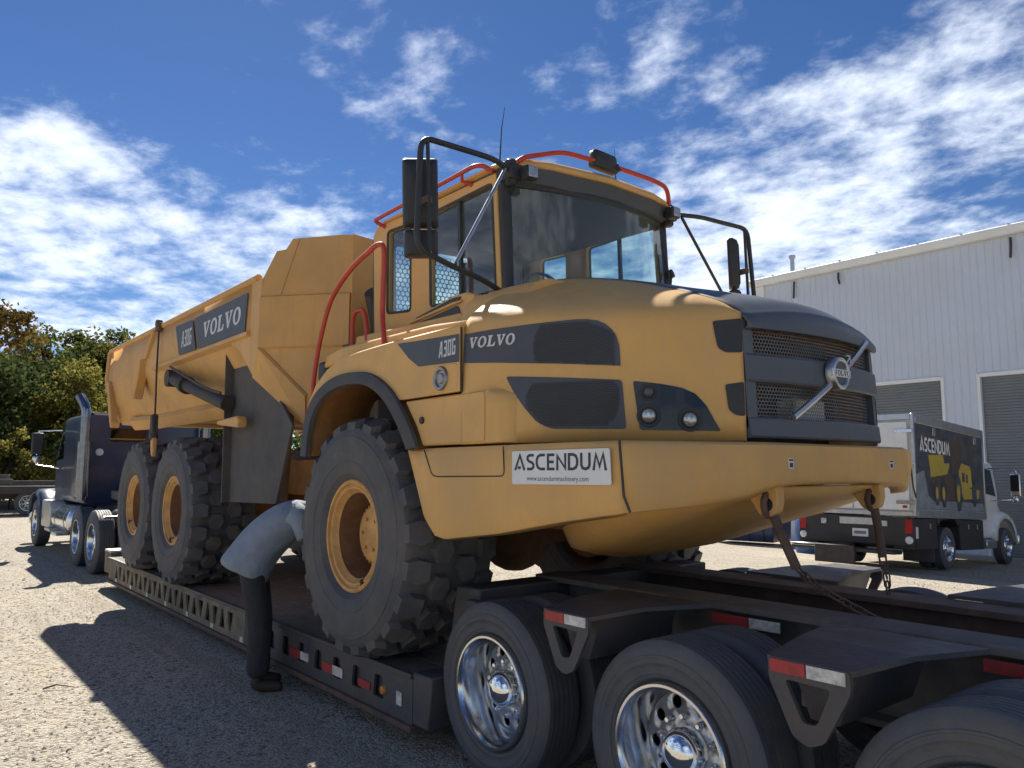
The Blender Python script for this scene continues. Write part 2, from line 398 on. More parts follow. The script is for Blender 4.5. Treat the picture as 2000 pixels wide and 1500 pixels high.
def lettering(text, font, fn, name, mat, parent, gap=.12, wd=.16, shear=0.0):
    """fn(a,b,k): a along the line in letter heights, b up 0..1, k lifts crossing strokes apart"""
    bm = bmesh.new(); x = 0
    for ch in text:
        if font is SLAB:
            wdt, loops = font[ch]; tmp = bmesh.new()
            for lp in loops:
                vs = [tmp.verts.new((a, b, 0)) for a, b in lp]
                for i in range(len(vs)): tmp.edges.new((vs[i-1], vs[i]))
            bmesh.ops.triangle_fill(tmp, use_beauty=True, edges=tmp.edges[:])
            for f in tmp.faces: bm.faces.new([bm.verts.new(fn(x + v.co.x + shear*v.co.y, v.co.y, 0)) for v in f.verts])
            tmp.free()
        else:
            wdt, strokes = font[ch]
            for q, (cl, pts) in enumerate(strokes):
                for f in stroke_faces(pts, wd, cl): bm.faces.new([bm.verts.new(fn(x + a + shear*b, b, q)) for a, b in f])
        x += wdt + gap
    bmesh.ops.remove_doubles(bm, verts=bm.verts[:], dist=1e-5)
    me = bpy.data.meshes.new(name); bm.to_mesh(me); bm.free(); me.materials.append(MATS[mat])
    o = bpy.data.objects.new(name, me); COL.objects.link(o); attach(o, parent); return o
def text_width(text, font, gap=.12): return sum(font[c][0] + gap for c in text) - gap
def small_text(body, size, name, mat, parent, M):
    cu = bpy.data.curves.new(name, 'FONT'); cu.body = body; cu.size = size; cu.align_x = 'CENTER'; cu.align_y = 'CENTER'; cu.resolution_u = 2
    t = bpy.data.objects.new(name, cu); COL.objects.link(t)
    dg = bpy.context.evaluated_depsgraph_get(); me = bpy.data.meshes.new_from_object(t.evaluated_get(dg))
    bpy.data.objects.remove(t); me.materials.clear(); me.materials.append(MATS[mat]); me.transform(M)
    o = bpy.data.objects.new(name, me); COL.objects.link(o); attach(o, parent); return o
# ------------------------------------------------------------------ ground
def gz(x, y):
    """gravel yard: level by the trailer, falling away gently towards the building"""
    t = max(0.0, y - 5.5); z = -.05*t*min(1, t/3) if t < 16 else -.8
    return z
def ground():
    def axis(a, b, fine0, fine1, st):
        out = []; v = a
        while v < b:
            out.append(v); d = max(fine0 - v, v - fine1, 0); v += st if d <= 0 else st + d*.25
        return out + [b]
    xs = axis(-420, 300, -22, 8, .5); ys = axis(-300, 420, -9, 24, .5)
    m = MB(); m.sheet([[(x, y, gz(x, y) + .018*noise.noise(Vector((x*.35, y*.35, 1))) + .006*noise.noise(Vector((x*1.7, y*1.7, 4)))) for x in xs] for y in ys])
    g = bpy.data.materials.new('gravel_yard'); g.use_nodes = True; t = g.node_tree; L = t.links.new; P = t.nodes['Principled BSDF']; P.inputs['Roughness'].default_value = .93; P.inputs['Specular IOR Level'].default_value = .2
    geo = t.nodes.new('ShaderNodeNewGeometry')
    def nz(sc, det, ro, vec=None):
        n = t.nodes.new('ShaderNodeTexNoise'); n.inputs['Scale'].default_value = sc; n.inputs['Detail'].default_value = det; n.inputs['Roughness'].default_value = ro; L(vec or geo.outputs['Position'], n.inputs['Vector']); return n.outputs['Fac']
    def mr(src, a, b, c=0., d=1.):
        r = t.nodes.new('ShaderNodeMapRange'); L(src, r.inputs[0]); r.inputs[1].default_value = a; r.inputs[2].default_value = b; r.inputs[3].default_value = c; r.inputs[4].default_value = d; return r.outputs[0]
    def mix(f, a, b):
        n = t.nodes.new('ShaderNodeMix'); n.data_type = 'RGBA'; L(f, n.inputs[0])
        for v, q in ((a, 6), (b, 7)):
            if isinstance(v, tuple): n.inputs[q].default_value = (*v, 1)
            else: L(v, n.inputs[q])
        return n.outputs[2]
    def math_(op, a, b):
        n = t.nodes.new('ShaderNodeMath'); n.operation = op
        for i, v in enumerate((a, b)):
            if isinstance(v, (int, float)): n.inputs[i].default_value = v
            else: L(v, n.inputs[i])
        return n.outputs[0]
    c = mix(mr(nz(.45, 6, .6), .35, .7), (.47, .43, .355), (.58, .505, .385))
    c = mix(mr(nz(1.6, 8, .7), .55, .75, 0, .65), c, (.37, .315, .235))                 # damp, finer patches
    c = mix(mr(nz(.9, 5, .6), .62, .74, 0, .5), c, (.50, .36, .22))                     # clay showing through
    # packed wheel tracks along the yard
    mp_ = t.nodes.new('ShaderNodeMapping'); mp_.inputs['Scale'].default_value = (.12, 1.6, 1); L(geo.outputs['Position'], mp_.inputs[0])
    c = mix(mr(nz(1.0, 5, .6, mp_.outputs[0]), .5, .75, 0, .5), c, (.64, .58, .47))
    vo = t.nodes.new('ShaderNodeTexVoronoi'); vo.inputs['Scale'].default_value = 42; L(geo.outputs['Position'], vo.inputs['Vector'])
    stone = t.nodes.new('ShaderNodeSeparateColor'); L(vo.outputs['Color'], stone.inputs[0])
    c = mix(mr(stone.outputs[0], .62, .98, 0, .55), c, (.62, .60, .55)); c = mix(mr(stone.outputs[1], .66, .95, 0, .85), c, (.11, .095, .08))  # pale and dark pebbles; the dark ones also paint in pebble shadows
    vo2 = t.nodes.new('ShaderNodeTexVoronoi'); vo2.inputs['Scale'].default_value = 120; L(geo.outputs['Position'], vo2.inputs['Vector'])
    s2 = t.nodes.new('ShaderNodeSeparateColor'); L(vo2.outputs['Color'], s2.inputs[0]); c = mix(mr(s2.outputs[0], .6, 1.0, 0, .45), c, (.17, .15, .13))
    # old tyre marks: narrow dark bands, ribbed across
    mp2 = t.nodes.new('ShaderNodeMapping'); mp2.inputs['Rotation'].default_value = (0, 0, R_(9)); mp2.inputs['Scale'].default_value = (.05, 2.4, 1); L(geo.outputs['Position'], mp2.inputs[0])
    c = mix(mr(nz(1.0, 3, .5, mp2.outputs[0]), .56, .64, 0, .45), c, (.32, .275, .22))
    c = mix(mr(nz(.23, 4, .55), .52, .70, 0, .5), c, (.37, .325, .265))
    L(c, P.inputs['Base Color'])
    h = math_('ADD', math_('MULTIPLY', vo.outputs['Distance'], -.55), math_('MULTIPLY', nz(14, 8, .7), .8)); h = math_('ADD', h, math_('MULTIPLY', vo2.outputs['Distance'], -.3))
    h = math_('ADD', h, math_('MULTIPLY', nz(3.2, 5, .6), 2.2))
    b = t.nodes.new('ShaderNodeBump'); b.inputs['Strength'].default_value = .9; b.inputs['Distance'].default_value = .035; L(h, b.inputs['Height']); L(b.outputs[0], P.inputs['Normal'])
    MATS['gravel_yard'] = g
    o = m.build('ground', 'gravel_yard', smooth=180, fix=False); o['kind'] = 'structure'
ground()
# ------------------------------------------------------------------ the articulated hauler
HUB = 1.25
H = thing('articulated_hauler', 'large yellow articulated dump hauler loaded on the black lowboy trailer', 'dump truck', (-2.4, 0, .447))

# --- wheels -------------------------------------------------------
def hauler_tyre():
    m = MB()
    half = [(.366,-.285),(.385,-.318),(.415,-.338),(.420,-.345),(.428,-.345),(.433,-.347),(.49,-.362),(.495,-.367),(.505,-.367),(.51,-.364),(.56,-.368),(.62,-.366),(.655,-.360),(.66,-.363),(.672,-.361),(.677,-.355),(.70,-.348),(.728,-.330),(.744,-.300),(.750,-.2),(.752,0)]
    prof = half + [(r, -y) for r, y in reversed(half[:-1])]
    m.lathe(prof, 'y', 60)
    # tread: staggered shoulder lugs that run over the edge, and hexagon blocks in two centre rows
    n = 21
    def block(a0, pts, r0, r1, sh=.0):
        """footprint points (angle offset in metres at the tread, y); tapered a little to the top"""
        cx = sum(p[0] for p in pts)/len(pts); cy = sum(p[1] for p in pts)/len(pts); lo = []; hi = []
        for (u, y) in pts:
            for lst, rr, k in ((lo, r0, 1.0), (hi, r1, .86)):
                uu = cx + (u-cx)*k; yy = cy + (y-cy)*k; t = a0 + uu/.79
                drop = max(0, abs(yy) - .24) * .42
                lst.append(((rr-drop)*math.cos(t), yy, (rr-drop)*math.sin(t)))
        k = len(pts); m.add(lo + hi, [tuple(range(k, 2*k))] + [(i, (i+1) % k, (i+1) % k + k, i+k) for i in range(k)])
    pitch = 2*math.pi*.79/n
    for i in range(n):
        a = 2*math.pi*i/n
        for sgn in (-1, 1):
            off = 0 if sgn < 0 else pitch/2
            ao = a + off/.79
            block(ao, [(-.066, sgn*.342), (.066, sgn*.342), (.088, sgn*.27), (.066, sgn*.178), (-.066, sgn*.178), (-.088, sgn*.27)], .715, .810)
            block(ao + pitch/2/.79, [(0, sgn*.008), (.084, sgn*.042), (.090, sgn*.125), (.018, sgn*.172), (-.074, sgn*.155), (-.090, sgn*.06)], .72, .808)
    return m.build('tyre', 'hauler_tyre', smooth=28)
TY = hauler_tyre()
def hauler_rim():
    m = MB()
    m.lathe([(.372,-.272),(.382,-.292),(.378,-.315),(.366,-.322),(.352,-.318),(.346,-.300),(.338,-.296),(.330,-.303),(.318,-.303),(.308,-.288),(.296,-.270),(.288,-.262)], 'y', 56)
    return m.build('rim', 'rim_yellow', smooth=40)
RM = hauler_rim()
def rim_barrel():
    m = MB(); m.lathe([(.289,-.262),(.284,-.20),(.280,-.10),(.276,.0),(.262,.02),(.215,.025),(.10,.028),(.0,.03)], 'y', 48)
    m.lathe([(.372,-.272),(.34,.2),(.372,.30)], 'y', 40)
    return m.build('rim_barrel', 'rim_dark', smooth=40)
RB = rim_barrel()
def wheel_hub(front):
    m = MB(); d = -.155 if front else -.04
    m.lathe([(.225,.02),(.225,d+.05),(.215,d+.03),(.19,d+.02),(.185,d),(.15,d-.012),(.05,d-.015),(.0,d-.015)], 'y', 40)
    for i in range(32):
        t = 2*math.pi*i/32; c = Vector((.204*math.cos(t), 0, .204*math.sin(t)))
        m.cyl(c + Vector((0, d+.035, 0)), c + Vector((0, d+.014, 0)), .008, 6)
    for i in range(6):
        t = 2*math.pi*i/6; c = Vector((.11*math.cos(t), 0, .11*math.sin(t))); m.cyl(c + Vector((0, d, 0)), c + Vector((0, d-.03, 0)), .013, 6)
    return m.build('hub', 'rim_yellow', smooth=35)
HB = {1: wheel_hub(True), 0: wheel_hub(False)}
valve = MB(); valve.tube([(.30,-.27,0),(.315,-.30,.01),(.335,-.315,.0)], .007, 6); valve.box(.31,.35,-.315,-.30,-.012,.012); VV = valve.build('valve_stem', 'dark_steel')
for i, (x, f) in enumerate(((0, 1), (-4.175, 0), (-5.845, 0))):
    for s in (-1, 1):
        rim = RM if (i == 0 and s < 0) else RM.copy()
        if rim is not RM: COL.objects.link(rim)
        rim.name = 'wheel'; rim.parent = H
        rim.location = Vector((x, s*1.11, HUB)) - ORIGIN[H.name]
        rim.rotation_euler = (0, R_(64 + 37*i), 0) if s < 0 else (0, R_(20 + 50*i), R_(180))
        for src in (TY, RB, HB[f], VV):
            c = src.copy(); COL.objects.link(c); c.parent = rim; c.name = src.name.split('.')[0]
for o in (TY, RB, HB[0], HB[1], VV): bpy.data.objects.remove(o)

# --- frames, axles ------------------------------------------------
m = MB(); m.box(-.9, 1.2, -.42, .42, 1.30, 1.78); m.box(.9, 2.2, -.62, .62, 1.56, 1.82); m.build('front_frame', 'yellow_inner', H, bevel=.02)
m = MB(); m.box(-7.0, -2.0, -.40, -.22, 1.42, 1.80); m.box(-7.0, -2.0, .22, .40, 1.42, 1.80)
for x in (-6.9, -5.0, -3.4, -2.1): m.box(x-.07, x+.07, -.22, .22, 1.45, 1.76)
m.build('rear_frame', 'yellow_inner', H, bevel=.015)
m = MB(); m.cyl((-1.95,0,1.5), (-.85,0,1.5), .27, 20); m.box(-1.5,-1.1,-.36,.36,1.15,1.85); m.build('articulation_joint', 'yellow_inner', H, smooth=35)
for x in (0, -4.175, -5.845):
    m = MB(); m.cyl((x,-1.05,HUB), (x,1.05,HUB), .15, 20); m.sphere((x,0,HUB-.02), .33, 20, 12, (1,.85,1)); m.lathe([(.30,-.95),(.30,-.80),(.17,-.72)], 'y', 24, (x,0,HUB)); m.lathe([(.30,.95),(.30,.80),(.17,.72)], 'y', 24, (x,0,HUB))
    m.build('axle', 'rim_dark', H, smooth=40)
for s in (-1, 1):
    m = MB(); m.box(-5.75, -4.27, s*.62-.09, s*.62+.09, HUB+.1, HUB+.34); m.cyl((-5.01, s*.4, HUB+.22), (-5.01, s*.78, HUB+.22), .16, 18); m.build('bogie_beam', 'rim_dark', H, bevel=.02)
for s in (-1, 1):
    m = MB(); m.cyl((-.15,s*.62,1.3), (.15,s*.7,2.0), .09, 14); m.cyl((-.15,s*.62,1.45), (.02,s*.66,1.75), .12, 14); m.build('front_suspension_strut', 'dark_steel', H, smooth=40)

# --- bumper and belly ---------------------------------------------
# plan outline of the bumper, right half from the wheel forward (x, y), top z, bottom z
BP = [(.72,-1.425,1.815,1.80),(.80,-1.43,1.818,1.62),(.90,-1.432,1.82,1.40),(1.00,-1.432,1.82,1.315),(1.10,-1.432,1.821,1.302),(1.6,-1.434,1.822,1.365),(2.1,-1.432,1.824,1.452),(2.36,-1.428,1.824,1.49),(2.44,-1.42,1.824,1.50),(2.475,-1.40,1.824,1.505),(2.50,-1.35,1.824,1.509),(2.60,-1.105,1.824,1.53),(2.695,-.85,1.825,1.56),(2.716,-.80,1.825,1.572),(2.734,-.762,1.825,1.585),(2.742,-.70,1.825,1.60),(2.746,-.58,1.825,1.615),(2.75,-.3,1.825,1.625),(2.75,0,1.825,1.625)]
def bump_curve():
    # the far corner is pushed up underneath
    return BP + [(x,-y,a,b + .18*max(0, min(1, (-y-.85)/.5))) for x, y, a, b in reversed(BP[:-1])]
def bumper():
    m = MB(); rows = []
    C_ = bump_curve(); n = len(C_)
    cen = Vector((1.2, 0))
    for q, (k, inset) in enumerate(((-1, .16), (0, .02), (.06, .0), (.35, -.004), (.7, -.002), (.92, .004), (1.0, .02), (1.02, .10))):
        row = []
        for i, (x, y, zt, zb) in enumerate(C_):
            a, b = C_[max(i-1,0)], C_[min(i+1,n-1)]; d = Vector((b[0]-a[0], b[1]-a[1])).normalized(); nrm = Vector((-d.y, d.x))   # inward
            p = Vector((x, y)) + nrm*inset
            z = zt + (zb-zt)*min(max(k, 0), 1) + (.0 if k >= 0 else .002) - (.01 if k > 1 else 0)
            row.append((p.x, p.y, z))
        rows.append(row)
    m.sheet(rows)
    return m.build('bumper', 'yellow', H, smooth=45, solid=.012)
BUMP = bumper()
def seam(pts, r, name='panel_seam', parent=BUMP): m = MB(); m.tube(pts, r, 5); return m.build(name, 'black_plastic', parent)
for s in (-1, 1):
    seam([(2.46,s*1.412,1.826),(2.47,s*1.41,1.7),(2.478,s*1.408,1.58),(2.50,s*1.392,1.51)], .006)
    seam(fillet([(.91,s*1.436,1.815),(1.00,s*1.437,1.665),(1.05,s*1.438,1.655),(1.68,s*1.439,1.662),(1.67,s*1.439,1.815)], .03), .0035)
# belly pan under the nose
m = MB()
rows = []
for x, z, wd, cz in ((2.66,1.60,.78,.0),(2.50,1.545,.98,-.02),(2.1,1.43,1.05,-.07),(1.7,1.33,.92,-.12),(1.35,1.25,.72,-.12),(1.1,1.22,.5,-.08)):
    rows.append([(x, wd*t, z + cz*(1-abs(t)**2.2) + .10*max(0,abs(t)-.85)/.15) for t in (-1,-.85,-.6,-.3,0,.3,.6,.85,1)])
m.sheet(rows); m.build('belly_pan', 'yellow', H, smooth=50, solid=.015)
for s in (-1, 1):
    m = MB(); y = s*.522
    prof = [(2.50,1.66),(2.69,1.66),(2.695,1.54),(2.68,1.485),(2.635,1.46),(2.585,1.475),(2.54,1.54)]
    m.prism(prof, y-.032, y+.032, 'y')
    lug = m.build('tow_lug', 'yellow', BUMP, bevel=.008)
    h = MB(); h.cyl((2.632,y-.0335,1.525), (2.632,y+.0335,1.525), .034, 16); h.build('pin_hole', 'black_plastic', BUMP)
for y in (-.52, .52):
    m = MB(); m.box(2.7505, 2.7525, y-.022, y+.022, 1.70, 1.75); st = m.build('warning_sticker', 'plate_white', BUMP)
    m = MB(); m.box(2.7525, 2.754, y-.014, y+.014, 1.706, 1.728); m.box(2.7525, 2.754, y-.018, y+.018, 1.737, 1.746); m.build('sticker_print', 'letter_dark', BUMP)
# dealer plate
m = MB(); m.prism(rounded([(1.752,1.622),(2.440,1.628),(2.432,1.790),(1.752,1.788)], .012, 3), -1.4455, -1.4415, 'y'); PLATE = m.build('dealer_plate', 'plate_white', H)
tw = text_width('ASCENDUM', WIDE, .10)
lettering('ASCENDUM', WIDE, lambda a, b, k: (1.772 + a/tw*.645, -1.4462 - .0004*k, 1.692 + b*.080), 'plate_lettering', 'letter_dark', PLATE, .10, .17)
small_text('www.ascendummachinery.com', .034, 'web_address', 'letter_dark', PLATE, Matrix.Translation((2.085, -1.4462, 1.652)) @ Matrix.Rotation(R_(90), 4, 'X') @ Matrix.Diagonal((1.02, 1, 1, 1)))

# --- bonnet ---------------------------------------------------------
PC = [(1.275,-1.428),(1.52,-1.388),(1.8,-1.295),(2.05,-1.165),(2.25,-1.03),(2.4,-.90),(2.52,-.77),(2.61,-.67)]
TP = [(1.0,-.55,2.955),(1.3,-.55,2.92),(1.6,-.55,2.855),(1.85,-.56,2.785),(2.1,-.58,2.70),(2.3,-.61,2.625),(2.47,-.635,2.55),(2.575,-.65,2.475)]
SHZ = [2.50,2.50,2.485,2.465,2.445,2.43,2.42,2.41]
ARC = [0.0]
for a, b in zip(PC, PC[1:]): ARC.append(ARC[-1] + math.hypot(b[0]-a[0], b[1]-a[1]))
PCs = arcpts([(x, y, 0) for x, y in PC], 4); TPs = arcpts(TP, 4); SHs = [v.x for v in arcpts([(z,0,0) for z in SHZ], 4)]
def hood_plan(s):
    """point and outward normal of the bonnet side at arc length s"""
    s = max(0.0, min(s, ARC[-1] - 1e-4)); i = max(j for j in range(len(ARC)-1) if ARC[j] <= s)
    t = (s - ARC[i]) / (ARC[i+1] - ARC[i]); k = i*4 + t*4; q = min(int(k), len(PCs)-2); f = k - q
    p = PCs[q].lerp(PCs[q+1], f); d = (PCs[min(q+2,len(PCs)-1)] - PCs[max(q-1,0)]).normalized()
    return p, Vector((d.y, -d.x, 0))
def hood_side(s, z, off=.004, sgn=-1):
    p, nrm = hood_plan(s); lean = -.022*max(0, z-2.0)/.45
    q = p + nrm*(off + lean); return Vector((q.x, q.y if sgn < 0 else -q.y, z))
def bonnet(sgn):
    m = MB(); rows = []
    for i, p in enumerate(PCs):
        s = None; d = (PCs[min(i+1,len(PCs)-1)] - PCs[max(i-1,0)]).normalized(); nrm = Vector((d.y,-d.x,0)); row = []
        sh = SHs[i]; T = TPs[i]
        for z in (1.835, 1.95, 2.05, 2.15, 2.25, 2.33, 2.40, sh):
            z = min(z, sh) if z != sh else sh
            q = p + nrm*(-.022*max(0, z-2.0)/.45); row.append(Vector((q.x, q.y, z)))
        A = row[-1]; B = A + Vector((0,0,.10)) - nrm*.004; Cc = T.lerp(A, .48); Cc.z = T.z - (.30 if i < 20 else .1)*(T-A).length*.35; D = T
        for k in range(1, 9):
            t = k/8; row.append((1-t)**3*A + 3*t*(1-t)**2*B + 3*t*t*(1-t)*Cc + t**3*D)
        rows.append([(v.x, v.y if sgn < 0 else -v.y, v.z) for v in row])
    m.sheet(rows); return m.build('bonnet_side', 'yellow', H, smooth=60, solid=.01 if sgn < 0 else .01)
BON = {s: bonnet(s) for s in (-1, 1)}
# dark centre strip of the bonnet
m = MB(); rows = []
for T in [Vector((.86,-.55,2.965))] + TPs + [Vector((2.612,-.656,2.452)), Vector((2.632,-.658,2.425)), Vector((2.634,-.658,2.392)), Vector((2.615,-.658,2.386))]:
    front = T.x > 2.6
    rows.append([(T.x + .088*(1-(t*t))*min(1,max(0,(T.x-1.9)/.6)), abs(T.y)*t, T.z + .004 + ((.052 if T.z > 2.44 else .022 if T.z > 2.4 else .0) if front else .035+.022*min(1,max(0,(T.x-2.0)/.5)))*(1-t*t)) for t in (-1,-.9,-.7,-.45,-.2,0,.2,.45,.7,.9,1)])
m.sheet(rows); m.build('bonnet_top', 'grille_grey', H, smooth=60, solid=.012)
cuts = [i*.04 for i in range(1, 42)]
for s in (-1, 1):
    fn = lambda a, b, s=s: hood_side(a, b, .004, s)
    patch([(.010,2.296),(.50,2.252),(.966,2.215),(.960,2.32),(.945,2.37),(.922,2.406),(.89,2.435),(.85,2.456),(.80,2.466),(.74,2.470),(.40,2.464),(.010,2.460)], fn, (), cuts, 'decal_band', 'grey_decal', BON[s])
    low = rounded([(.330,2.193),(.973,2.143),(.992,1.896),(.607,1.903),(.52,1.943),(.445,2.025),(.38,2.11)], .02, 3)
    patch(low, fn, (), cuts, 'side_intake', 'grey_decal', BON[s])
    patch(rounded([(1.029,2.136),(1.158,2.119),(1.266,2.098),(1.331,2.067),(1.380,2.01),(1.453,1.882),(1.063,1.890)], .012, 3), fn, (), cuts, 'headlight_panel', 'black_gloss', BON[s])
    for nm, pl in (('intake_notch', [(1.430,2.432),(1.572,2.445),(1.572,2.272),(1.482,2.272),(1.451,2.295)]), ('intake_notch', [(1.474,2.112),(1.572,2.125),(1.572,1.955),(1.515,1.960),(1.486,1.986)])):
        patch(rounded(pl, .014, 3), lambda a, b, s=s: hood_side(a, b, .005, s), (), cuts, nm, 'black_plastic', BON[s])
    # perforated screens set in the dark panels: rows of holes pressed through a slightly proud sheet
    def screen(inside, a0, a1, b0, b1, pitch, off, s=s, name='perforated_screen'):
        m = MB(); r = pitch*.5; q = 0; b = b0
        while b < b1:
            a = a0 + (q % 2)*pitch/2
            while a < a1:
                if inside(a, b):
                    ring = [(a + r/.866*1.0*math.cos(R_(60*k+30)), b + r/.866*math.sin(R_(60*k+30))) for k in range(6)]
                    hole = [(a + r*.70*math.cos(R_(60*k+30)), b + r*.70*math.sin(R_(60*k+30))) for k in range(6)]
                    vs = [hood_side(x, z, off, s) for x, z in ring + hole]
                    m.add(vs, [(k, (k+1) % 6, (k+1) % 6 + 6, k+6) for k in range(6)])
                a += pitch
            b += pitch*.866; q += 1
        return m.build(name, 'black_plastic', BON[s], fix=False)
    if s < 0:
        screen(lambda a, b: (a-.74)**2/.24**2 + (b-2.33)**2/.24**2 < 1 and b < 2.452-.5*max(0,a-.80) and b > 2.262-.085*(a-.46) and a < .935, .45, .97, 2.2, 2.48, .013, .0065)
        screen(lambda a, b: (a-.71)**2/.25**2 + (b-2.05)**2/.20**2 < 1 and b > 1.918 and b > 2.045-1.05*(a-.44) and b < 2.145 and a < .955, .4, .98, 1.9, 2.2, .013, .0065)
    for q, (a, z, r) in enumerate(((1.106,2.077,.024),(1.104,1.960,.034),(1.302,1.938,.034))):
        c, nrm = hood_plan(a); 
        c = hood_side(a, z, 0, s); nn = Vector((nrm.x, nrm.y if s < 0 else -nrm.y, 0)); m = MB()
        up = Vector((0,0,1)); sd_ = nn.cross(up)
        rings = []
        for rr, d in ((r*1.75,.0045),(r*1.70,.0095),(r*1.25,.0075),(r*1.12,.016),(r,.016)):
            rings.append([c + nn*d + (sd_*math.cos(t)+up*math.sin(t))*rr for t in [2*math.pi*j/20 for j in range(20)]])
        m.loft(rings, False); hl = m.build('headlight', 'black_plastic', H, smooth=40)
        m = MB(); rings = [[c + nn*d + (sd_*math.cos(t)+up*math.sin(t))*r*k for t in [2*math.pi*j/20 for j in range(20)]] for k, d in ((1,.013),(.85,.022),(.55,.028),(.2,.031))]
        m.loft(rings, True); m.build('lens', 'lamp_clear' if q else 'grille_grey', hl, smooth=60)
# bonnet lettering (right side)
tw = text_width('VOLVO', SLAB, .10)
lettering('VOLVO', SLAB, lambda a, b, k: hood_side(.065 + a/tw*.315, 2.372 + b*.062 - .008*(a/tw), .007), 'bonnet_lettering', 'letter_grey', BON[-1], .10, shear=.16)

# --- grille ---------------------------------------------------------
def gx(y): return 2.605 + .085*(1 - min(1, abs(y)/.66)**2)
ys = [-.66 + 1.32*i/16 for i in range(17)]
def gbar(m, z0, z1, off0=.0, off1=.0, d=.06, y0=-.66, y1=.66):
    yy = [y0 + (y1-y0)*i/16 for i in range(17)]
    prof = [(-d, z0), (off0-.008, z0), (off0, z0+.01), (off1, z1-.01), (off1-.008, z1), (-d, z1)]
    m.loft([[(gx(y)+a, y, z) for a, z in prof] for y in yy])
m = MB()
gbar(m, 2.128, 2.268, .02, .012); gbar(m, 1.85, 1.952, .03, .022)
for s in (-1, 1):
    for y0, y1, o in ((.60,.66,.012),):
        yy = sorted((s*y0, s*y1))
        m.hexa([(gx(yy[0])-.06,yy[0],1.90),(gx(yy[0])+o,yy[0],1.90),(gx(yy[1])+o,yy[1],1.90),(gx(yy[1])-.06,yy[1],1.90)], [(gx(yy[0])-.06,yy[0],2.44),(gx(yy[0])+o-.02,yy[0],2.44),(gx(yy[1])+o-.02,yy[1],2.44),(gx(yy[1])-.06,yy[1],2.44)])
GR = m.build('grille', 'grille_grey', H, smooth=30)
def hexmesh(name, mat, parent, fn, a0, a1, b0, b1, pitch, open_=.78):
    m = MB(); r = pitch/2; q = 0; b = b0
    while b < b1:
        a = a0 + (q % 2)*pitch/2
        while a < a1:
            ring = [(a + r/.866*math.cos(R_(60*k+30)), b + r/.866*math.sin(R_(60*k+30))) for k in range(6)]
            hole = [(a + r/.866*open_*math.cos(R_(60*k+30)), b + r/.866*open_*math.sin(R_(60*k+30))) for k in range(6)]
            m.add([fn(x, z) for x, z in ring + hole], [(k, (k+1) % 6, (k+1) % 6 + 6, k+6) for k in range(6)])
            a += pitch
        b += pitch*.866; q += 1
    return m.build(name, mat, parent, fix=False)
hexmesh('grille_mesh', 'mesh_grey', GR, lambda y, z: (gx(y)-.03, y, z), -.60, .60, 2.27, 2.40, .021, .76)
hexmesh('grille_mesh', 'mesh_grey', GR, lambda y, z: (gx(y)-.03, y, z), -.60, .60, 1.955, 2.125, .021, .76)
m = MB(); m.box(2.30, 2.33, -.62, .62, 1.85, 2.46); m.build('radiator', 'radiator_dusty', GR)
m = MB(); m.box(2.34, 2.47, .02, .34, 1.96, 2.10); m.build('fluid_tank', 'plate_white', GR, bevel=.015)
m = MB(); m.box(2.34, 2.44, -.50, -.36, 2.28, 2.39); m.box(2.34, 2.46, -.44, -.38, 1.96, 2.12); m.box(2.34,2.46,.46,.52,1.96,2.12); m.cyl((2.42,.50,2.33),(2.46,.50,2.33),.05,14); m.build('cooler_bracket', 'rusty_steel', GR, bevel=.006)
# emblem: diagonal bar, ring, name band, arrow
m = MB()
A = Vector((0,-.385,1.957)); B = Vector((0,.425,2.425)); d = (B-A).normalized(); n_ = Vector((0,-d.z,d.y))*.016
k0, k1 = [], []
for q in range(13):
    p = A.lerp(B, q/12); X = gx(p.y) + .038
    k0.append([(X-.012, p.y+n_.y, p.z+n_.z), (X+.004, p.y+n_.y*.9, p.z+n_.z*.9), (X+.010, p.y, p.z), (X+.004, p.y-n_.y*.9, p.z-n_.z*.9), (X-.012, p.y-n_.y, p.z-n_.z)])
m.loft(k0); DB = m.build('emblem_bar', 'aluminium', H, smooth=25)
ex = gx(0) + .052; ez = 2.205
m = MB(); m.lathe([(.062,0),(.064,.012),(.070,.018),(.082,.018),(.088,.012),(.09,-.03)], 'x', 36, (ex,0,ez)); EM = m.build('emblem', 'aluminium', H, smooth=50)
m = MB(); m.lathe([(.0,.004),(.063,.004)], 'x', 36, (ex,0,ez)); m.build('emblem_face', 'grille_grey', EM)
m = MB(); m.box(ex+.005, ex+.016, -.094, .094, ez-.021, ez+.021); m.build('emblem_band', 'plate_white', EM, bevel=.003)
lettering('VOLVO', SLAB, lambda a, b, k: (ex+.0168, -.082 + a/tw*.164, ez-.015 + b*.030), 'emblem_lettering', 'letter_dark', EM, .10)
m = MB(); m.prism([(.055,.075),(.092,.108),(.062,.108),(.062,.118),(.110,.118),(.110,.07),(.099,.07),(.099,.098),(.064,.066)], ex-.004, ex+.012, 'x', Matrix.Translation((0,0,ez-.012))); m.build('emblem_arrow', 'aluminium', EM)

